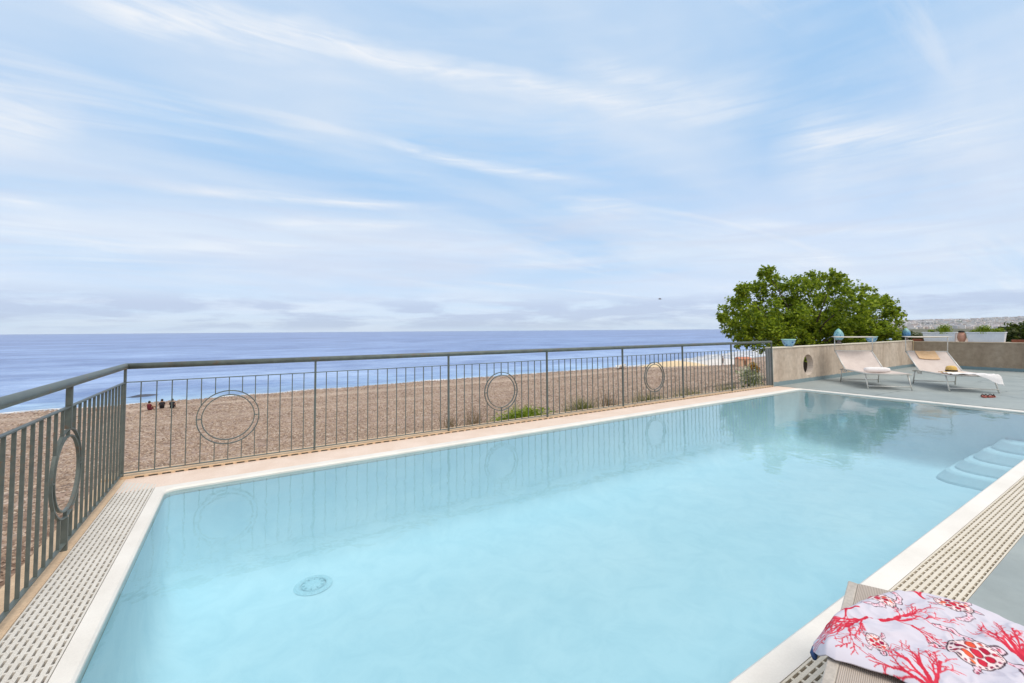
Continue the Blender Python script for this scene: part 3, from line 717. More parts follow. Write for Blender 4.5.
# ------------------------------------------------------------------ loungers
def lounger(label, loc, ang, grp='sun loungers facing the pool'):
    """s runs from the foot end (0) to the head; sling width .84"""
    root = thing('sun_lounger', label, 'sun lounger', loc, ang, grp)
    w_, zs = .845, .36; h = w_/2; HG = 1.22
    b = MB()
    for y in (-h, h): b.tube([(.0,y,zs),(HG+.1,y,zs),(1.55,y,zs-.03)], .016, 8)
    b.tube([(0,-h,zs),(0,h,zs)], .016, 8); b.tube([(1.53,-h,zs-.03),(1.53,h,zs-.03)], .014, 8)
    b.build('seat_frame', M['leg_alu'], root)
    for y in (-h, h):
        b = MB(); b.tube([(.14,y*.98,zs-.01),(-.0,y,0.006)], .014, 8); b.build('leg', M['leg_alu'], root)
        b = MB(); b.tube([(1.46,y*.98,zs-.02),(1.56,y,.006)], .014, 8); b.build('leg', M['leg_alu'], root)
    for s_ in (.012, 1.552):
        b = MB(); b.tube([(s_,-h,.075),(s_,h,.075)], .011, 8); b.build('crossbar', M['leg_alu'], root)
    # sling: slightly dished cloth
    def cloth(p0, p1, sag, name, n=10, m=8):
        b = MB(); p0 = Vector(p0); p1 = Vector(p1); vs = []
        for lay in (0, -.008):
            for i in range(n+1):
                for j in range(m+1):
                    t = i/n; q = j/m*2-1; p = p0.lerp(p1, t); vs.append((p.x, q*(h-.012), p.z+.006+lay-sag*(1-q*q)*math.sin(PI*t)**.6))
        k = (n+1)*(m+1)
        top = [(i*(m+1)+j, (i+1)*(m+1)+j, (i+1)*(m+1)+j+1, i*(m+1)+j+1) for i in range(n) for j in range(m)]
        b.add(vs, [tuple(reversed(t_)) for t_ in top]+[tuple(k+i for i in t_) for t_ in top], 0, True)
        b.build(name, M['sling'], root)
    cloth((-.012,0,zs+.012), (HG,0,zs+.012), .05, 'sling_seat'); cloth((HG+.02,0,zs), (1.846,0,.815), .05, 'sling_back')
    b = MB()
    for y in (-h, h): b.tube([(HG-.02,y,zs-.02),(1.855,y,.825)], .016, 8)
    b.tube([(1.85,-h,.82),(1.85,h,.82)], .014, 8); b.build('back_frame', M['leg_alu'], root)
    for y in (-h, h):
        b = MB(); b.box(HG-.07, HG+.09, y-.02, y+.02, zs-.075, zs+.02); b.build('hinge', M['leg_alu'], root, bevel=.01)
    for y in (-h-.012, h+.012):
        b = MB(); b.tube([(1.83,y,.80),(1.80,y,1.19)], .011, 8); b.build('canopy_post', M['leg_alu'], root)
    b = MB(); m = 6; vs = []
    for lay in (0, .012):
        for i in range(m+1):
            for j in range(9):
                t = i/m; q = j/8*2-1; vs.append((1.62+.34*t, q*(h+.035), 1.195+lay-.02*math.sin(PI*t)*(1-q*q)+.012*t))
    k = (m+1)*9; top = [(i*9+j, (i+1)*9+j, (i+1)*9+j+1, i*9+j+1) for i in range(m) for j in range(8)]
    b.add(vs, top+[tuple(k+i for i in reversed(t_)) for t_ in top], 0, True)
    ed = [(i*9, (i+1)*9, k+(i+1)*9, k+i*9) for i in range(m)]+[(i*9+8, k+i*9+8, k+(i+1)*9+8, (i+1)*9+8) for i in range(m)]+[(j, k+j, k+j+1, j+1) for j in range(8)]+[(m*9+j, m*9+j+1, k+m*9+j+1, k+m*9+j) for j in range(8)]
    b.add(vs, ed, 0); b.build('canopy', surf('canopy_cloth', lin(196,188,176), lin(212,204,192), 6, .8), root)
    return root
L1 = lounger('beige sun lounger with rolled white towel, left of the two by the wall', (13.871,-1.832,0), .701)
L2 = lounger('beige sun lounger with straw hat and white cloth, right of the two by the wall', (14.823,-3.018,0), .66)
def on(L_, s, y, z):
    a = L_.rotation_euler.z; return Vector((L_.location.x+s*math.cos(a)-y*math.sin(a), L_.location.y+s*math.sin(a)+y*math.cos(a), z))
# rolled towel on the first lounger
b = MB(); pts = [(0,-.26+.52*i/8,.0) for i in range(9)]
b.tube(pts, [.045,.062,.066,.064,.067,.065,.066,.060,.044], 14)
for k in range(14):
    a = k*.8; 
b.tube([(.03*math.cos(a_*.7)*(1-a_/30),-.262,.03*math.sin(a_*.7)*(1-a_/30)) for a_ in range(22)], .006, 5)
o = b.build('rolled_towel', M['towel_white']); o.location = on(L1, .72, -.06, .352+.052); o.rotation_euler = (0,0,.701)
tag(o, 'white rolled towel lying on the left lounger by the wall', 'towel')
# hat
hat = thing('straw_hat', 'yellow straw hat with dark band on the right lounger by the wall', 'hat', on(L2, .66, .06, .375), .3); hat.scale = (.85,.85,1.2)
b = MB(); b.lathe([(.125,.018),(.122,.06),(.115,.10),(.09,.125),(.05,.135),(0,.13)]); b.build('crown', M['straw'], hat)
b = MB(); b.lathe([(.12,.016),(.17,.012),(.23,.002),(.235,.008),(.17,.02),(.118,.024)]); b.build('brim', M['straw'], hat)
b = MB(); b.lathe([(.1245,.022),(.1275,.024),(.1265,.055),(.122,.056)]); b.build('hat_band', M['black'], hat)
def drape(name, L_, s0, s1, y0, y1, zf, mat, n=22, m=22, amp=.008, thick=.012):
    b = MB(); vs = []
    for lay in (0, -thick):
        for i in range(n+1):
            for j in range(m+1):
                s = s0+(s1-s0)*i/n; y = y0+(y1-y0)*j/m
                X, Yv, Z = zf(s, y); Z += amp*math.sin(s*23+y*9)+amp*.7*math.sin(y*31-s*7)
                p = on(L_, X, Yv, Z+lay); vs.append(p)
    k = (n+1)*(m+1); top = [(i*(m+1)+j, (i+1)*(m+1)+j, (i+1)*(m+1)+j+1, i*(m+1)+j+1) for i in range(n) for j in range(m)]
    b.add(vs, [tuple(reversed(t_)) for t_ in top]+[tuple(k+i for i in t_) for t_ in top], 0, True)
    rim = []
    for i in range(n): rim += [(i*(m+1), (i+1)*(m+1), k+(i+1)*(m+1), k+i*(m+1)), (i*(m+1)+m, k+i*(m+1)+m, k+(i+1)*(m+1)+m, (i+1)*(m+1)+m)]
    for j in range(m): rim += [(j, k+j, k+j+1, j+1), (n*(m+1)+j, n*(m+1)+j+1, k+n*(m+1)+j+1, k+n*(m+1)+j)]
    b.add(vs, rim); o = b.build(name, mat); return o
H_ = .4225
def zf_foot(s, y):
    z = .405
    if y < -H_-.02:
        dr = (-H_-.02-y); return s, -H_-.03-dr*.12, z-dr
    return s, y, z
def zf_foot2(s, y):
    """white cloth hanging in a point over the right end of the foot rail"""
    k_ = min(1, max(0, (-y-.02)/.36)); lo_ = -.03-.22*k_**1.4; hi_ = .30+.16*math.sin(y*5+.6)
    s = lo_+(hi_-lo_)*(s+.26)/.72
    X, Yv, Z = zf_foot(max(s, -.03), y)
    if s < -.03: Z -= (-.03-s)*.9; X = -.035-(-.03-s)*.35
    return X, Yv, Z
tag(drape('white_cloth', L2, -.26, .46, -.47, .34, zf_foot2, M['towel_white']), 'white cloth draped over the foot of the right lounger', 'cloth')
def zf_seat(s, y): return s, y, .378
tag(drape('ochre_cloth', L2, .50, .86, -.22, .22, zf_seat, M['ochre_cloth'], amp=.006), 'ochre cloth under the straw hat on the right lounger seat', 'cloth')
def zf_back(s, y):
    t_ = (s-1.22)/(1.846-1.22); return s, y, .36+t_*.46+.025-.045*math.sin(PI*min(max(t_,0),1))**.6*(1-(y/H_)**2)
tag(drape('ochre_towel', L2, 1.62, 1.84, -.18, .24, zf_back, M['ochre_cloth'], amp=.004), 'ochre towel hung on the backrest of the right lounger', 'towel')
# sandals
def sandal(loc, rz, label):
    s = thing('sandal', label, 'sandal', loc, rz, 'pair of sandals on the deck')
    b = MB(); n = 20; ol = []
    for k in range(n):
        a = 2*PI*k/n; ol.append((.135*math.cos(a), (.048+.008*math.cos(a))*math.sin(a)))
    b.add([(x,y,0.001) for x,y in ol]+[(x,y,.028) for x,y in ol], [tuple(range(n,2*n)), tuple(reversed(range(n)))]+[(k,(k+1) % n,n+(k+1) % n,n+k) for k in range(n)])
    b.build('sole', M['sandal'], s)
    b = MB()
    for sg in (-1, 1): b.tube([(.075,0,.03),(.045,sg*.025,.06),(-.01,sg*.05,.026)], .008, 6)
    b.build('strap', M['black'], s)
sandal((14.04,-3.32,0), .2, 'red brown sandal nearer the pool, by the foot of the right lounger')
sandal((14.14,-3.40,0), -.1, 'red brown sandal further from the pool, by the foot of the right lounger')

# ------------------------------------------------------------------ pots on the walls
def pine(label, loc, mat):
    o = thing('ceramic_pine_cone', label, 'ornament', loc); o.scale = (.72,.72,.86)
    b = MB(); b.lathe([(0,0),(.10,0),(.11,.02),(.06,.05),(.05,.09),(.09,.12),(.10,.135)], n=20); b.build('pedestal', surf('dark_pedestal_glaze', lin(90,80,84), lin(120,108,108), 9, .4), o)
    b = MB(); b.lathe([(.085,.13),(.14,.16),(.175,.22),(.18,.29),(.16,.37),(.115,.45),(.06,.50),(.02,.535),(0,.54)], n=24); b.build('cone', mat, o)
pine('pale aqua ceramic pine cone on the wall behind the left lounger', (16.32,.08,WA_), M['pine_green'])
pine('blue ceramic pine cone on the wall corner behind the right lounger', (22.15,.13,WA_), M['pine_blue'])
def bowl(label, loc, sc=1):
    o = thing('ceramic_bowl', label, 'bowl', loc); o.scale = (1,1,.86)
    b = MB(); b.lathe([(0,.0),(.11*sc,.0),(.12*sc,.015),(.15*sc,.05),(.19*sc,.13),(.205*sc,.20),(.21*sc,.205),(.195*sc,.205),(.18*sc,.15),(0,.13)], n=28); b.build('bowl_body', M['bowl'], o)
    b = MB(); b.lathe([(.20*sc,.195),(.222*sc,.20),(.222*sc,.222),(.198*sc,.222),(.192*sc,.20)], n=28); b.build('rim', surf('aqua_rim_glaze', lin(150,206,200), lin(176,222,214), 8, .25), o)
bowl('blue and white ceramic bowl on the wall beside the end of the railing', (13.32,.08,WA_), .78)
bowl('blue and white ceramic bowl on the wall behind the left lounger canopy', (18.75,.08,WA_), .78)

def blades(b, cx, cy, z0, n, spread, h0, h1, wid, lean=.5, curl=.3):
    for i in range(n):
        a = random.uniform(0, 2*PI); rr = spread*math.sqrt(random.random()); x, y = cx+rr*math.cos(a), cy+rr*math.sin(a)
        h = random.uniform(h0, h1); a2 = random.uniform(0, 2*PI); le = random.uniform(.1, lean)*h
        dx, dy = math.cos(a2), math.sin(a2); px, py = -dy*wid/2, dx*wid/2
        v = []
        for t in (0, .5, 1):
            o_ = le*t*t*(1+curl); wd = (1-t*.9); v += [(x+dx*o_-px*wd, y+dy*o_-py*wd, z0+h*t), (x+dx*o_+px*wd, y+dy*o_+py*wd, z0+h*t)]
        b.add(v, [(0,1,3,2),(2,3,5,4)])
def leaves(b, cx, cy, cz, rx, ry, rz_, n, size, aspect=.6, shell=.5, up=.6):
    for i in range(n):
        d = Vector(rng.normal(size=3)).normalized(); k = (shell+(1-shell)*random.random()) if random.random() < .75 else random.random()
        p = Vector((cx+d.x*rx*k, cy+d.y*ry*k, cz+d.z*rz_*k))
        nrm = (Vector(rng.normal(size=3)).normalized()*.8+Vector((0,0,up))+d*.4).normalized()
        t_ = nrm.cross(Vector(rng.normal(size=3))).normalized(); s_ = nrm.cross(t_)
        L_ = size*random.uniform(.7,1.25); W_ = L_*aspect
        b.add([p-t_*L_/2, p+s_*W_/2+nrm*L_*.05, p+t_*L_/2, p-s_*W_/2+nrm*L_*.05], [(0,1,2),(0,2,3)])
def planter(label, y0, y1, plants):
    o = thing('planter', label, 'planter', (22.47,(y0+y1)/2,WB_), 0, 'white planters on the wall')
    hl = abs(y1-y0)/2
    b = MB(); w0, w1 = .11, .145
    def ring_(hx_, hy_, z): return [(-hx_,-hy_,z),(hx_,-hy_,z),(hx_,hy_,z),(-hx_,hy_,z)]
    R_ = [ring_(w0,hl-.05,0), ring_(w1-.012,hl-.014,.30), ring_(w1+.008,hl,.302), ring_(w1+.008,hl,.335), ring_(w1-.02,hl-.03,.335), ring_(w1-.03,hl-.04,.27)]
    vs = [p for q in R_ for p in q]; fs = [(3,2,1,0)]
    for i in range(len(R_)-1):
        for k in range(4): fs.append((i*4+k, i*4+(k+1) % 4, (i+1)*4+(k+1) % 4, (i+1)*4+k))
    b.add(vs, fs); b.build('planter_box', M['planter'], o, bevel=.006)
    b = MB(); b.box(-w1+.03, w1-.03, -hl+.045, hl-.045, .26, .285); b.build('soil', M['soil'], o)
    b = MB()
    for (py, hh, sp, n) in plants: leaves(b, 0, py, .30+hh*.45, .10, sp, hh*.55, n, .055, .5, .2); blades(b, 0, py, .28, n//6, sp*.8, hh*.5, hh, .02)
    b.build('foliage', M['grass'], o)
planter('white planter with a green tuft, nearer the wall corner beside the terracotta jar', -.26, -1.16, [(-.14,.34,.24,520), (.2,.14,.16,120)])
planter('white planter with low green sprouts, further from the wall corner beside the dark tree', -1.40, -2.33, [(.05,.28,.24,460), (-.25,.18,.2,240), (.3,.14,.14,120)])
jar = thing('terracotta_jar', 'pinkish terracotta jar between the two white planters on the wall', 'jar', (22.43,-1.28,WB_))
b = MB(); b.lathe([(0,0),(.07,0),(.08,.02),(.105,.10),(.115,.18),(.10,.26),(.07,.31),(.06,.33),(0,.33)], n=20); b.build('jar_body', M['terracotta'], jar)
b = MB(); b.lathe([(.06,.33),(.085,.335),(.085,.37),(.05,.385),(0,.39)], n=20); b.build('lid', M['black'], jar)
def tray(label, y0, y1):
    b = MB(); c_ = (y0+y1)/2; h = abs(y1-y0)/2
    b.box(-.12,.12,-h,h,0,.02)
    for a in (( -.12,-.10,-h,h),(.10,.12,-h,h),(-.10,.10,-h,-h+.02),(-.10,.10,h-.02,h)): b.box(a[0],a[1],a[2],a[3],.0205,.085)
    o = b.build('terracotta_tray', M['terra_dark'], bevel=.004); o.location = (22.45,c_,WB_); tag(o, label, 'tray', 'terracotta trays on the wall')
tray('brown terracotta tray on the wall between the blue pine cone and a planter', .02, -.24)
tray('brown terracotta tray on the wall below the dark tree at right edge', -2.45, -3.1)

# ------------------------------------------------------------------ trees, shrubs, weeds
LOBES = [(16.98,3.57,2.09,.61),(19.7,4.52,2.78,.61),(20.0,3.98,3.35,.51),(18.32,3.1,3.61,.27),(19.71,3.17,2.93,.69),(20.17,2.72,2.67,.81),(21.23,2.79,3.43,.38),(22.49,2.53,3.08,.73),(19.86,1.54,3.34,.26),(20.24,1.1,2.49,.67),(23.91,1.83,2.74,.43),(22.54,1.2,2.09,.72),(24.44,1.28,1.7,.51),(21.69,.65,1.36,.3),(17.79,4.27,1.41,.44),(19.43,4.27,1.73,.85),(18.82,2.79,1.7,.85),(22.38,3.26,1.81,1.06),(23.34,2.5,1.63,.96),(20.83,1.09,1.37,.6),(16.75,3.26,2.89,.22),(17.77,4.62,1.9,.25),(24.96,1.58,2.54,.26),(23.05,.69,2.12,.16),(17.38,3.68,1.13,.39),(20.0,2.81,1.07,.64),(17.74,2.74,1.1,.67),(22.41,.84,1.09,.39),(21.76,1.77,.97,.64),(23.02,1.4,.96,.49)]
LOBES += [(20.4,2.9,1.6,.7),(19.3,3.6,1.5,.7),(21.5,2.5,1.9,.7),(20.2,3.3,2.2,.6),(21.8,1.6,1.3,.7),(18.3,3.5,1.6,.7),(20.8,2.2,1.0,.8),(19.2,2.9,.9,.8),(22.3,1.5,1.5,.6)]
tree = thing('leafy_tree', 'broad bright green leafy tree rising behind the terrace wall', 'tree', (20.6,2.9,ground(20.6,2.9)))
b = MB(); base = Vector((20.6,2.9,ground(20.6,2.9)-.1)); fork = Vector((20.6,2.9,.4))
b.tube([base, base.lerp(fork,.5)+Vector((.06,-.05,0)), fork], [.22,.17,.15], 10)
for (x, y, z, R) in LOBES:
    p = Vector((x,y,z)); mid = fork.lerp(p,.55)+Vector((random.uniform(-.2,.2),random.uniform(-.2,.2),.1))
    b.tube([fork, mid, p], [.05,.025,.008], 6)
local(b.build('trunk', M['bark'], tree), tree)
b = MB()
for (x, y, z, R) in LOBES:
    nc = int(14+80*R*R)
    for c_ in range(nc):
        d = Vector(rng.normal(size=3)).normalized(); k = .55+.5*random.random()
        leaves(b, x+d.x*R*k, y+d.y*R*k, z+d.z*R*k, R*.22+.06, R*.22+.06, R*.18+.05, 24, .13, .58, .25)
for q_ in range(340):                                # loose sprigs that break the outline
    x, y, z, R = random.choice(LOBES[:30]); d = Vector(rng.normal(size=3)).normalized(); d.z = abs(d.z)*.9; k = R*random.uniform(1.0,1.42)
    leaves(b, x+d.x*k, y+d.y*k, z+d.z*k, .06, .06, .13, 8, .12, .55, .3)
local(b.build('crown', M['leaf'], tree), tree)
bush = thing('dark_tree', 'dark olive green tree behind the wall at the right edge', 'tree', (34.6,-1.2,-1.6))
b = MB(); b.tube([(34.6,-1.2,-1.7),(34.6,-1.2,.2)], [.2,.12], 8); local(b.build('trunk', M['bark'], bush), bush)
b = MB()
for (x,y,z,R) in ((34.4,-.9,.7,.9),(34.9,-1.6,1.0,.8),(34.2,-.5,.2,.8),(34.8,-2.3,.9,1.0),(34.5,-3.2,.9,1.0)):
    for c_ in range(int(150*R*R)):
        d = Vector(rng.normal(size=3)).normalized(); k = .5+.55*random.random()
        leaves(b, x+d.x*R*k, y+d.y*R*k, z+d.z*R*k, .3, .3, .22, 20, .19, .62, .1)
local(b.build('crown', M['leafdark'], bush), bush)
sh = thing('dark_shrub', 'low dark green shrub showing over the wall left of the planters', 'shrub', (25.2,1.0,-1.6))
b = MB(); b.tube([(25.2,1.0,-1.7),(25.2,1.0,.6)], [.08,.05], 6); local(b.build('stem', M['bark'], sh), sh)
b = MB()
for (x,y,z,R) in ((25.2,1.0,1.0,.45),(25.4,.6,.95,.4),(25.5,.2,.85,.38),(25.3,.1,.6,.5),(25.2,.9,.5,.6)):
    leaves(b, x, y, z, R, R, R*.8, int(1500*R), .10, .6, .3)
local(b.build('foliage', M['leafdark'], sh), sh)
vp = thing('variegated_shrub', 'pale variegated shrub with an orange patch outside the far railing end', 'shrub', (12.5,.75,ground(12.5,.75)))
b = MB(); b.tube([(12.5,.75,ground(12.5,.75)-.05),(12.5,.75,.2)], [.03,.015], 6); local(b.build('stem', M['bark'], vp), vp)
b = MB(); leaves(b, 12.55, .75, .22, .40, .32, .34, 190, .11, .38, .2); leaves(b, 13.0, .8, .05, .3, .25, .25, 90, .11, .38, .2); leaves(b, 12.2,.6,.3,.25,.25,.25,110,.10,.38,.2); leaves(b, 12.15,.34,.15,.10,.16,.35,110,.10,.4,.2); leaves(b, 12.6,.7,.0,.5,.3,.25,160,.11,.38,.2); local(b.build('foliage', M['varieg'], vp), vp)
b = MB(); leaves(b, 12.40, .50, .42, .17, .10, .18, 130, .12, .5, .2); local(b.build('dry_leaves', M['orange'], vp), vp)
def clump(name, label, cx, cy, n, rx, h0, h1, mat, wid=.012, grp='weeds growing along the foot of the railing', z0=None):
    z = ground(cx, cy) if z0 is None else z0
    b = MB()
    for i in range(n):
        x = random.gauss(0, rx*.45); x = max(-rx, min(rx, x)); y = random.gauss(0, .14)
        k = max(.35, 1-abs(x)/rx*.7)
        blades(b, x, y, 0, 1, .02, h0*k, h1*k, wid, .7)
    if 'grass' in name: leaves(b, 0, 0, .22, rx*.85, .2, .22, 1500, .055, .5, .3)
    elif 'olive' in name: leaves(b, 0, 0, .14, rx*.9, .16, .22, 420, .05, .5, .3)
    o = b.build(name, mat); o.location = (cx, cy, z-.02); tag(o, label, 'weeds' if 'weed' in name else 'grass', grp); return o
zb = -.42
clump('grass_clump', 'bright green grass clump outside the railing under the second ring ornament', 5.15, .50, 1300, .85, .28, .48, M['grass'], .016, 'weeds growing along the foot of the railing')
clump('dry_weed', 'small brown dry weed outside the railing, leftmost of the two left of the bright grass', 3.75, .45, 110, .2, .46, .64, M['drybrown'], .014)
clump('dry_weed', 'small brown dry weed just left of the bright grass outside the railing', 4.18, .45, 110, .2, .46, .64, M['drybrown'], .014)
clump('olive_weed', 'olive weeds outside the railing just right of the bright grass', 6.45, .5, 420, .5, .38, .58, M['weed'])
clump('dry_weed', 'reddish brown dry weed outside the railing beside its fifth post', 7.15, .45, 120, .16, .46, .64, M['drybrown'], .014)
clump('olive_weed', 'low green weeds outside the railing under its third ring ornament', 8.3, .5, 520, .8, .34, .54, M['weed'])
clump('olive_weed', 'low olive weeds outside the railing between third ring ornament and variegated shrub', 9.7, .5, 520, .9, .36, .56, M['weed'])
clump('olive_weed', 'low olive weeds outside the railing beside the variegated shrub', 11.2, .5, 480, .8, .34, .54, M['weed'])

# ------------------------------------------------------------------ beach people, boat, hut, rock, gull
def body(parent, joints, edges, radii, regions, mats):
    """one continuous skinned figure; regions: material index from the height/position of each face"""
    me = bpy.data.meshes.new('body'); me.from_pydata(joints, edges, []); me.update()
    o = bpy.data.objects.new('body', me); C.objects.link(o)
    sk = o.modifiers.new('skin', 'SKIN'); sk.use_smooth_shade = True
    for v, r_ in zip(me.skin_vertices[0].data, radii): v.radius = (r_, r_)
    me.skin_vertices[0].data[0].use_root = True
    ss = o.modifiers.new('sub', 'SUBSURF'); ss.levels = 2; ss.render_levels = 2
    dg = bpy.context.evaluated_depsgraph_get(); ev = o.evaluated_get(dg); nm = bpy.data.meshes.new_from_object(ev)
    o.modifiers.clear(); o.data = nm
    for m in mats: nm.materials.append(m)
    for p in nm.polygons: p.material_index = regions(p.center); p.use_smooth = True
    o.parent = parent; return o
def sitter(label, loc, rz, shirt, lean=0.0):
    o = thing('person', label, 'person', loc, rz, 'people sitting on the beach by the water')
    o.scale = (.9,.9,.9)
    # faces +Y (the sea), sitting with bent knees
    J = [(0,0,.14),(0,-.02+lean*.3,.34),(0,.0+lean*.6,.54),(0,.03+lean*.8,.66),(0,.05+lean,.76),(0,.06+lean,.86)]
    E_ = [(0,1),(1,2),(2,3),(3,4),(4,5)]; R_ = [.15,.135,.145,.06,.085,.075]
    for sx in (-1,1):
        i = len(J); J += [(sx*.17,.0+lean*.6,.56),(sx*.24,.12,.38),(sx*.16,.34,.36),(sx*.13,.40,.36)]; E_ += [(2,i),(i,i+1),(i+1,i+2),(i+2,i+3)]; R_ += [.06,.045,.036,.035]
        i = len(J); J += [(sx*.10,.06,.12),(sx*.14,.42,.42),(sx*.13,.58,.07),(sx*.14,.72,.05)]; E_ += [(0,i),(i,i+1),(i+1,i+2),(i+2,i+3)]; R_ += [.10,.068,.042,.038]
    body(o, J, E_, R_, lambda c_: 1 if (.0 < c_.z < .64 and c_.y < .2 and abs(c_.x) < .22) else (2 if c_.z < .5 and c_.y > .05 and abs(c_.x) > .02 and c_.y < .5 and c_.z > .1 and False else 0), [M['skin'], shirt])
    b = MB(); b.lathe([(0,.115),(.05,.105),(.088,.06),(.098,.0),(.095,-.06),(.075,-.10)], (0,.045+lean,.80), 16); b.build('hair', M['hair'], o)
    # face: nose, eyes, mouth
    b = MB(); b.add([(0,.165+lean,.80),(-.014,.13+lean,.785),(.014,.13+lean,.785),(0,.13+lean,.835)], [(0,1,2),(0,2,3),(0,3,1)]); b.build('nose', M['skin'], o)
    b = MB()
    for sx in (-1,1): b.lathe([(0,.012),(.012,0),(0,-.012)], (sx*.03,.13+lean,.83), 8)
    b.build('eyes', M['black'], o)
    return o
gz = lambda x, y: ground(x, y)
sitter('person in maroon sitting on the beach, leftmost of the three by the water', (-5.25,40.4,gz(-5.25,40.4)), -.6, M['maroon'], -.06)
sitter('person in black sitting on the beach, in the middle of the three by the water', (-4.5,40.9,gz(-4.5,40.9)), .1, M['darkcloth'])
sitter('person in black sitting on the beach, rightmost of the three by the water', (-3.8,40.6,gz(-3.8,40.6)), -.1, M['darkcloth'], .03)
# standing figure far along the beach
p = thing('person', 'tiny distant person standing on the far beach, seen through the railing', 'person', (70.9,37.9,gz(70.9,37.9)), .8)
J = [(0,0,.95),(0,0,1.15),(0,0,1.38),(0,0,1.5),(0,.01,1.6),(0,.02,1.68)]; E_ = [(0,1),(1,2),(2,3),(3,4),(4,5)]; R_ = [.14,.12,.15,.06,.09,.08]
for sx in (-1,1):
    i = len(J); J += [(sx*.18,0,1.4),(sx*.22,-.02,1.12),(sx*.21,.06,.86)]; E_ += [(2,i),(i,i+1),(i+1,i+2)]; R_ += [.055,.042,.035]
    i = len(J); J += [(sx*.09,0,.88),(sx*.10,.03,.48),(sx*.10,0,.08),(sx*.11,.14,.04)]; E_ += [(0,i),(i,i+1),(i+1,i+2),(i+2,i+3)]; R_ += [.095,.065,.045,.04]
body(p, J, E_, R_, lambda c_: 1 if .5 < c_.z < 1.46 and abs(c_.x) < .2 else 0, [M['skin'], M['darkcloth']])
b = MB(); b.lathe([(0,.10),(.05,.095),(.088,.05),(.095,.0),(.09,-.06)], (0,.0,1.66), 14); b.build('hair', M['hair'], p)
# beached boat
bt = thing('rowing_boat', 'small white rowing boat beached by the water beyond the railing', 'boat', (54.2,45.2,gz(54.2,45.2)+.05), .35); bt.scale = (.75,.9,.9)
b = MB(); n = 14; secs = []
for i in range(n+1):
    t = i/n; x = -1.9+3.8*t; wd = .78*math.sin(PI*min(1,.16+t*.84))**.6; kz = .12+.25*(2*t-1)**2*(1 if t > .5 else .4); top = .62+.22*(2*t-1)**2
    secs.append([(x,-wd,top),(x,-wd*.85,(top+kz)/2),(x,0,kz-.08),(x,wd*.85,(top+kz)/2),(x,wd,top),(x,wd-.04,top),(x,wd*.8,(top+kz)/2+.03),(x,0,kz-.02),(x,-wd*.8,(top+kz)/2+.03),(x,-wd+.04,top)])
vs = [q for s_ in secs for q in s_]
b.add(vs, [(i*10+k, (i+1)*10+k, (i+1)*10+(k+1) % 10, i*10+(k+1) % 10) for i in range(n) for k in range(10)]+[tuple(range(10)), tuple(reversed(range(n*10, n*10+10)))], 0, True)
b.build('hull', M['boat_white'], bt)
for x in (-.6,.7):
    b = MB(); b.box(x-.12,x+.12,-.62,.62,.50,.54); b.build('seat', M['boat_wood'], bt)
hut = thing('beach_hut', 'small orange hut on the far beach, seen through the end of the railing', 'hut', (74.0,36.2,gz(74,36.2)), -.55); hut.scale = (.62,.8,.85)
b = MB(); b.box(-1.6,1.6,-1.0,1.0,-.2,1.5); b.build('walls', M['hut'], hut)
b = MB(); b.add([(-1.8,-1.2,1.5),(1.8,-1.2,1.5),(1.8,1.2,1.5),(-1.8,1.2,1.5),(-1.8,0,1.85),(1.8,0,1.85)], [(0,1,5,4),(2,3,4,5),(0,4,3),(1,2,5),(3,2,1,0)]); b.build('roof', M['hutroof'], hut)
b = MB(); b.box(-.4,.4,-1.03,-1.002,-.1,1.2); b.build('door', M['boat_wood'], hut)
b = MB(); vs = []; n, m = 22, 6
for i in range(m+1):
    t = i/m
    for k in range(n):
        a = 2*PI*k/n; rr = math.cos(t*PI/2)*(1+.15*math.sin(3*a+.5)+.1*math.sin(5*a)); vs.append((1.3*rr*math.cos(a), .6*rr*math.sin(a), -.1+.28*math.sin(t*PI/2)*(1+.2*math.sin(4*a))))
b.add(vs, [(i*n+k, i*n+(k+1) % n, (i+1)*n+(k+1) % n, (i+1)*n+k) for i in range(m) for k in range(n)], 0, True)
o = b.build('sea_rock', M['rock']); o.location = (-8.1,56.4,SEA_Z); o.rotation_euler = (0,0,.2); tag(o, 'low dark rock just showing in the shallow sea near the seated people', 'rock')
gull = thing('seagull', 'small grey seagull flying over the sea left of the tree', 'bird', (50.2,34.0,5.65), .9)
b = MB(); b.tube([(0,-.25,0),(0,-.18,0),(0,-.05,.01),(0,.1,.015),(0,.17,.02),(0,.23,.015)], [.012,.03,.065,.055,.04,.008], 8); b.build('body', M['bird'], gull)
for sx in (-1,1):
    b = MB(); b.add([(sx*.03,.08,.02),(sx*.03,-.06,.02),(sx*.28,.09,.14),(sx*.28,-.05,.13),(sx*.58,-.02,.06),(sx*.56,-.09,.055)]+[(sx*.03,.08,.005),(sx*.03,-.06,.005),(sx*.28,.09,.125),(sx*.28,-.05,.12),(sx*.58,-.02,.05),(sx*.56,-.09,.045)],
        [(0,1,3,2),(2,3,5,4),(7,6,8,9),(9,8,10,11),(0,2,8,6),(2,4,10,8),(1,7,9,3),(3,9,11,5),(4,5,11,10)]); b.build('wing', M['bird'], gull)

# ------------------------------------------------------------------ near lounger and patterned towel
AXA = math.atan2(-.255,-.967)                      # along: from the foot corner towards the head
near = thing('sun_lounger', 'grey beige woven sun lounger under the coral and turtle towel at bottom right', 'sun lounger', (3.263,-4.889,0), AXA)
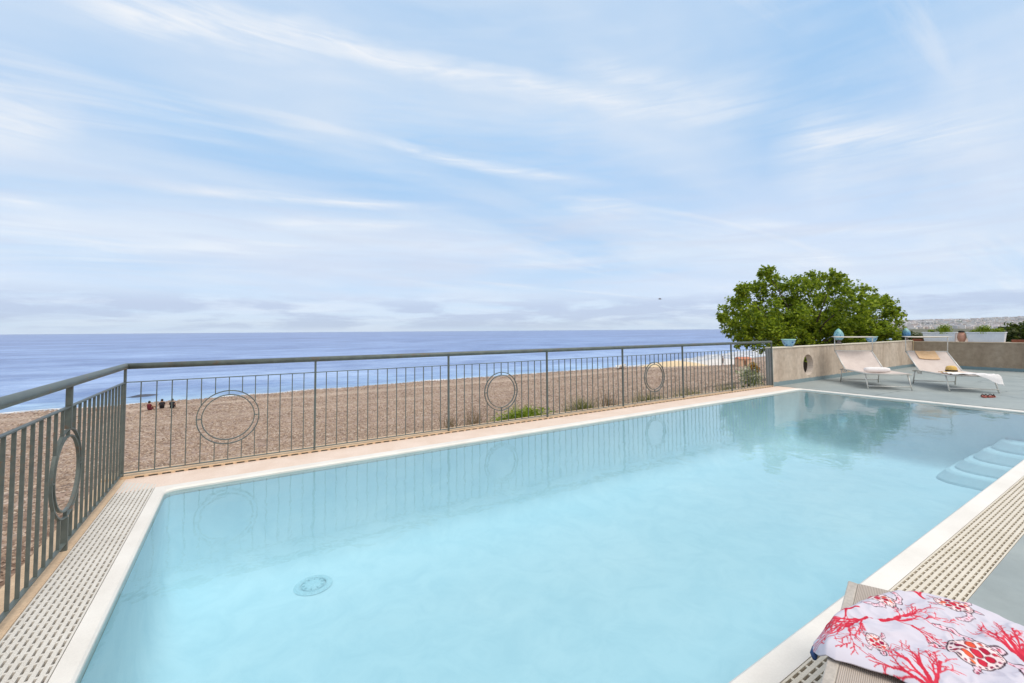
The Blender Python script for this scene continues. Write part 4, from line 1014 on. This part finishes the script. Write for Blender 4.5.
# local x = s (towards head), local y = +left looking to head ... width runs along local +y mirrored
WL = .66; ZT = .33
sgn = 1 if (math.cos(AXA+PI/2)*.255+math.sin(AXA+PI/2)*(-.967)) > 0 else -1
def yy_(w_): return sgn*w_
def foot_s(w_): return -.30*w_*(1-w_/WL)
t = NT('grey_beige_woven_sling'); v = t.mapping()
wv = t.n('TexWave', _wave_type='BANDS', _bands_direction='Y', Scale=62.0, Distortion=.5, Detail=1); wv.inputs['Detail Scale'].default_value = 4; t.l(v, wv.inputs['Vector'])
wx = t.n('TexWave', _wave_type='BANDS', _bands_direction='X', Scale=70.0, Distortion=.3); t.l(v, wx.inputs['Vector'])
br = t.noise(t.mapping((1,6,1)), 9, 5, .6)
col = t.ramp(wv.outputs['Fac'], [(.0, lin(158,144,132)), (.4, lin(182,169,158)), (1, lin(196,184,174))])
col = t.mix(.4, col, t.ramp(br, [(.3,(.82,.8,.78)), (.7,(1.1,1.1,1.1))]), 'MULTIPLY'); col = t.mix(.2, col, t.ramp(wx.outputs['Fac'], [(0,(.75,.75,.75)),(1,(1.1,1.1,1.1))]), 'MULTIPLY')
t.bsdf(col, .75, t.bump(wv.outputs['Fac'], .5, .004)); M['woven'] = t.mat
M['near_frame'] = surf('warm_grey_frame', lin(176,166,156), lin(192,183,172), 8, .5, .1, 90)
b = MB(); n, m = 24, 14; vs = []
for i in range(n+1):
    for j in range(m+1):
        w_ = .035+(WL-.07)*j/m; f0 = foot_s(w_)+.004; s_ = f0+(1.75-f0)*i/n; q = j/m*2-1
        vs.append((s_, yy_(w_), ZT+.004-.012*(1-q*q)*min(1, i/3)))
b.add(vs, [(i*(m+1)+j, (i+1)*(m+1)+j, (i+1)*(m+1)+j+1, i*(m+1)+j+1) for i in range(n) for j in range(m)], 0, True); b.build('sling', M['woven'], near)
b = MB()
for w_ in (.0175, WL-.0175): b.bar((foot_s(w_),yy_(w_),ZT-.012),(1.75,yy_(w_),ZT-.012), .034, .036)
ft = [foot_s(WL*k/12) for k in range(13)]
for k in range(12): b.bar((ft[k]-.0,yy_(WL*k/12),ZT-.020),(ft[k+1]-.0,yy_(WL*(k+1)/12),ZT-.020), .026, .036)
b.build('seat_frame', M['near_frame'], near, bevel=.005)
for s_ in (.22, 1.45):
    for w_ in (.02, WL-.02):
        b = MB(); b.bar((s_,yy_(w_),ZT-.03),(s_-.04,yy_(w_),.001), .03, .03, up=(1,0,0)); b.build('leg', M['near_frame'], near)

# towel pattern: painted cloth, rastered over (s, w)
S0, S1, W0, W1 = -.16, .74, -.10, .80
PXM = 640.0
Hh, Ww = int((S1-S0)*PXM), int((W1-W0)*PXM)
img = np.empty((Hh, Ww, 3), np.float32); img[:] = lin(206,201,212)[:3]
SS, WW = np.meshgrid(np.linspace(S0, S1, Hh), np.linspace(W0, W1, Ww), indexing='ij')
def paint(mask, colr): 
    k = np.clip(mask, 0, 1)[..., None]; img[:] = img*(1-k)+np.array(colr[:3], np.float32)*k
def seg(a, b_, r0, r1, colr):
    a = np.array(a); b_ = np.array(b_); R = max(r0, r1)+.004
    i0 = max(0, int((min(a[0],b_[0])-R-S0)*PXM)); i1 = min(Hh, int((max(a[0],b_[0])+R-S0)*PXM)+2)
    j0 = max(0, int((min(a[1],b_[1])-R-W0)*PXM)); j1 = min(Ww, int((max(a[1],b_[1])+R-W0)*PXM)+2)
    if i1 <= i0 or j1 <= j0: return
    s_ = SS[i0:i1,j0:j1]; w_ = WW[i0:i1,j0:j1]; d = b_-a; L2_ = max(1e-9, (d*d).sum())
    t_ = np.clip(((s_-a[0])*d[0]+(w_-a[1])*d[1])/L2_, 0, 1); D = np.hypot(s_-a[0]-t_*d[0], w_-a[1]-t_*d[1])
    k = np.clip((r0+(r1-r0)*t_-D)*PXM+.5, 0, 1)[..., None]
    img[i0:i1,j0:j1] = img[i0:i1,j0:j1]*(1-k)+np.array(colr[:3], np.float32)*k
def ell(c_, a, b_, rot, colr):
    ds, dw = SS-c_[0], WW-c_[1]; x = ds*math.cos(rot)+dw*math.sin(rot); y = -ds*math.sin(rot)+dw*math.cos(rot)
    q = np.sqrt((x/a)**2+(y/b_)**2); paint((1-q)*min(a, b_)*PXM+.5, colr)
RED, PINK, DK = lin(200,46,68), lin(214,92,110), lin(62,40,54)
rp = random.Random(5)
def branch(p, ang, L_, r_, lev, colr):
    n_ = 5; q = np.array(p, float); a = ang; c0 = rp.uniform(-.12,.12)
    for k in range(n_):
        a += c0+rp.uniform(-.12, .12); e = q+np.array([math.cos(a), math.sin(a)])*L_/n_
        ra = max(.0014, r_*(1-.6*k/n_)); rb = max(.0014, r_*(1-.6*(k+1)/n_))
        seg(q, e, ra, rb, colr)
        if lev > 0 and k >= 1:
            sg = 1 if k % 2 else -1
            branch(e, a+sg*rp.uniform(.32,.6), L_*rp.uniform(.36,.52), rb*.75, lev-1, colr)
        q = e
def coral(root, tip, spread=3, r_=.0085, lev=3):
    root = np.array(root); tip = np.array(tip); d = tip-root; L_ = math.hypot(*d); a = math.atan2(d[1], d[0])
    seg(root-d/L_*.045, root+d/L_*.01, r_*1.1, r_*1.7, RED)
    for k in range(spread):
        da = (k-(spread-1)/2)*(1.25/max(1, spread-1)) if spread > 1 else 0
        branch(root, a+da+rp.uniform(-.08,.08), L_*(.8 if abs(da) > .3 else .95), r_*(1.2 if abs(da) < .3 else .95), lev, RED if k % 2 == 0 else lin(212,56,78))
def turtle(c_, rot, sz):
    """a sea turtle: patterned shell, four flippers and a head"""
    def P(x, y): return np.array([c_[0]+(x*math.cos(rot)-y*math.sin(rot))*sz, c_[1]+(x*math.sin(rot)+y*math.cos(rot))*sz])
    def flip(pts, r0, r1):
        for (a, b_) in zip(pts[:-1], pts[1:]): seg(P(*a), P(*b_), r0*sz, r1*sz, DK)
        for (a, b_) in zip(pts[:-1], pts[1:]): seg(P(*a), P(*b_), r0*sz*.74, r1*sz*.66, lin(228,200,212))
        for k in range(9):
            t_ = k/8; i = min(len(pts)-2, int(t_*(len(pts)-1))); f_ = t_*(len(pts)-1)-i
            q = P(pts[i][0]+(pts[i+1][0]-pts[i][0])*f_+rp.uniform(-.05,.05), pts[i][1]+(pts[i+1][1]-pts[i][1])*f_+rp.uniform(-.07,.07))
            seg(q, q+.02*sz, .045*sz, .03*sz, (DK, PINK, lin(176,60,90))[k % 3])
    for sy in (-1, 1):
        flip([(.55,.45*sy),(.75,.85*sy),(.5,1.25*sy),(.1,1.5*sy)], .2, .12); flip([(-.65,.4*sy),(-.95,.7*sy),(-1.15,.75*sy)], .16, .10)
    flip([(.85,0),(1.2,0)], .24, .2)
    ell(c_, sz*.98, sz*.74, rot, DK); ell(c_, sz*.92, sz*.68, rot, lin(236,214,214))
    for k in range(22):
        a = 2*PI*k/22; q = P(.83*math.cos(a), .6*math.sin(a)); seg(q, q, .055*sz, .055*sz, (lin(150,52,84), lin(90,60,80))[k % 2])
    cells = [(.0,0,.2,RED),(.42,.0,.17,lin(170,30,60)),(-.42,0,.18,lin(226,90,60)),(.22,.32,.17,lin(222,84,60)),(.22,-.32,.17,lin(190,34,60)),(-.22,.33,.17,lin(150,30,70)),(-.22,-.33,.17,RED),(.58,.25,.1,lin(226,110,80)),(.58,-.25,.1,RED),(-.58,.24,.1,lin(160,40,70)),(-.58,-.24,.1,lin(230,120,70))]
    for x, y, r_, c2 in cells:
        q = P(x, y); seg(q, q, r_*.98*sz, r_*.98*sz, lin(110,40,60)); seg(q, q, r_*.8*sz, r_*.8*sz, c2)
coral((.36,.075), (.47,.0), 6, .0036, 2)
coral((.43,.045), (.55,-.02), 3, .0034, 2)
coral((.33,.03), (.42,-.05), 3, .0034, 2)
turtle((.475,.125), .4, .042)
coral((.29,.160), (.20,.28), 4, .0055, 2)
coral((.585,.262), (.45,.215), 5, .0065, 2)
coral((.235,.475), (.11,.44), 5, .0065, 2)
coral((.015,.23), (-.04,.19), 3, .0042, 1)
coral((.45,.62), (.3,.56), 4, .008, 2)
coral((.66,.06), (.66,.2), 3, .007, 2)
turtle((.155,.108), 1.1, .060)
turtle((.035,.325), 1.6, .058)
turtle((.322,.366), 2.5, .084)
turtle((.55,.50), 2.0, .062)
turtle((.12,.62), 1.3, .055)

tow = thing('patterned_towel', 'white towel with red corals and turtles thrown over the near lounger', 'towel', (3.263,-4.889,0), AXA)
WK = [-.045,-.02,.024,.07,.113,.17,.233,.30,.364,.44,.51,.60,.70,.78]
LO = [.50,.42,.275,.17,.085,.0,-.055,-.080,-.085,-.062,-.03,.0,.03,.06]
HI = [.56,.605,.620,.605,.595,.578,.588,.605,.62,.63,.64,.65,.66,.66]
nS, nW = 300, 380
from mathutils import noise as mn
vs = []; uvc = []
for i in range(nW+1):
    w_ = -.045+.80*i/nW; lo_ = interp(w_, WK, LO)+.008*mn.noise((w_*14,3,0)); hi_ = interp(w_, WK, HI)+.010*mn.noise((w_*12,9,0))
    for j in range(nS+1):
        tt = j/nS; s_ = lo_+(hi_-lo_)*tt
        e = min(tt, 1-tt)*(hi_-lo_)
        z = ZT+.014+.024*(1-math.exp(-e/.03))
        # folds running across from the raised left corner
        cr = 1-abs(mn.noise((s_*9+w_*3,w_*11-s_*2,4)))*2.6; cr2 = 1-abs(mn.noise((s_*17-w_*5,w_*15+s_*6,8)))*2.6
        fo_ = .006*math.sin((w_*.9+s_*.55)*42+2.2*mn.noise((s_*5,w_*5,0)))+.010*mn.noise((s_*7+3,w_*5,1))+.008*max(0,cr)**2+.004*max(0,cr2)**2
        z += fo_*(1-math.exp(-e/.05))
        fs_ = foot_s(min(max(w_,0),WL))
        if s_ < fs_: z -= (fs_-s_)*.55
        ss_, ww2 = s_, w_
        if w_ < .0: z -= (-w_)*.9
        if w_ > WL: z -= (w_-WL)*1.1
        vs.append((ss_, yy_(ww2), max(z, .05))); uvc.append((s_, w_))
fs = [(i*(nS+1)+j, (i+1)*(nS+1)+j, (i+1)*(nS+1)+j+1, i*(nS+1)+j+1) for i in range(nW) for j in range(nS)]
me = bpy.data.meshes.new('cloth'); me.from_pydata(vs, [], fs); me.polygons.foreach_set('use_smooth', [True]*len(fs))
at = me.color_attributes.new('print', 'FLOAT_COLOR', 'POINT')
uvc = np.array(uvc); ii = np.clip(((uvc[:,0]-S0)*PXM).astype(int), 0, Hh-1); jj = np.clip(((uvc[:,1]-W0)*PXM).astype(int), 0, Ww-1)
colr = np.ones((len(vs), 4), np.float32); colr[:, :3] = img[ii, jj]; at.data.foreach_set('color', colr.ravel())
t = NT('printed_cotton'); a_ = t.n('Attribute', _attribute_name='print'); nz = t.noise(t.mapping(), 420, 2)
t.bsdf(a_.outputs['Color'], .9, t.bump(nz, .3, .002), 0, .2); me.materials.append(t.mat); me.update()
o = bpy.data.objects.new('cloth', me); C.objects.link(o); o.parent = tow
sm = o.modifiers.new('thick', 'SOLIDIFY'); sm.thickness = .006; sm.offset = -1
b = MB(); b.tube([(.535,yy_(-.046),ZT-.022),(.56,yy_(-.045),ZT-.03),(.585,yy_(-.04),ZT-.03)], [.008,.012,.007], 8); b.build('hem', M['tagblue'], tow)

# ------------------------------------------------------------------ haze
HAZE = True
if HAZE:
    b = MB(); b.box(-11500, 11500, -3200, 14500, -12, 260)
    hz_ = b.build('haze', bpy.data.materials.new('haze')); hm = hz_.data.materials[0]; hm.use_nodes = True; ht = hm.node_tree; ht.nodes.clear()
    ho = ht.nodes.new('ShaderNodeOutputMaterial'); hv = ht.nodes.new('ShaderNodeVolumePrincipled'); hv.inputs['Density'].default_value = 2.8e-5; hv.inputs['Color'].default_value = (.82,.92,1,1)
    ht.links.new(hv.outputs[0], ho.inputs['Volume']); hz_['kind'] = 'stuff'
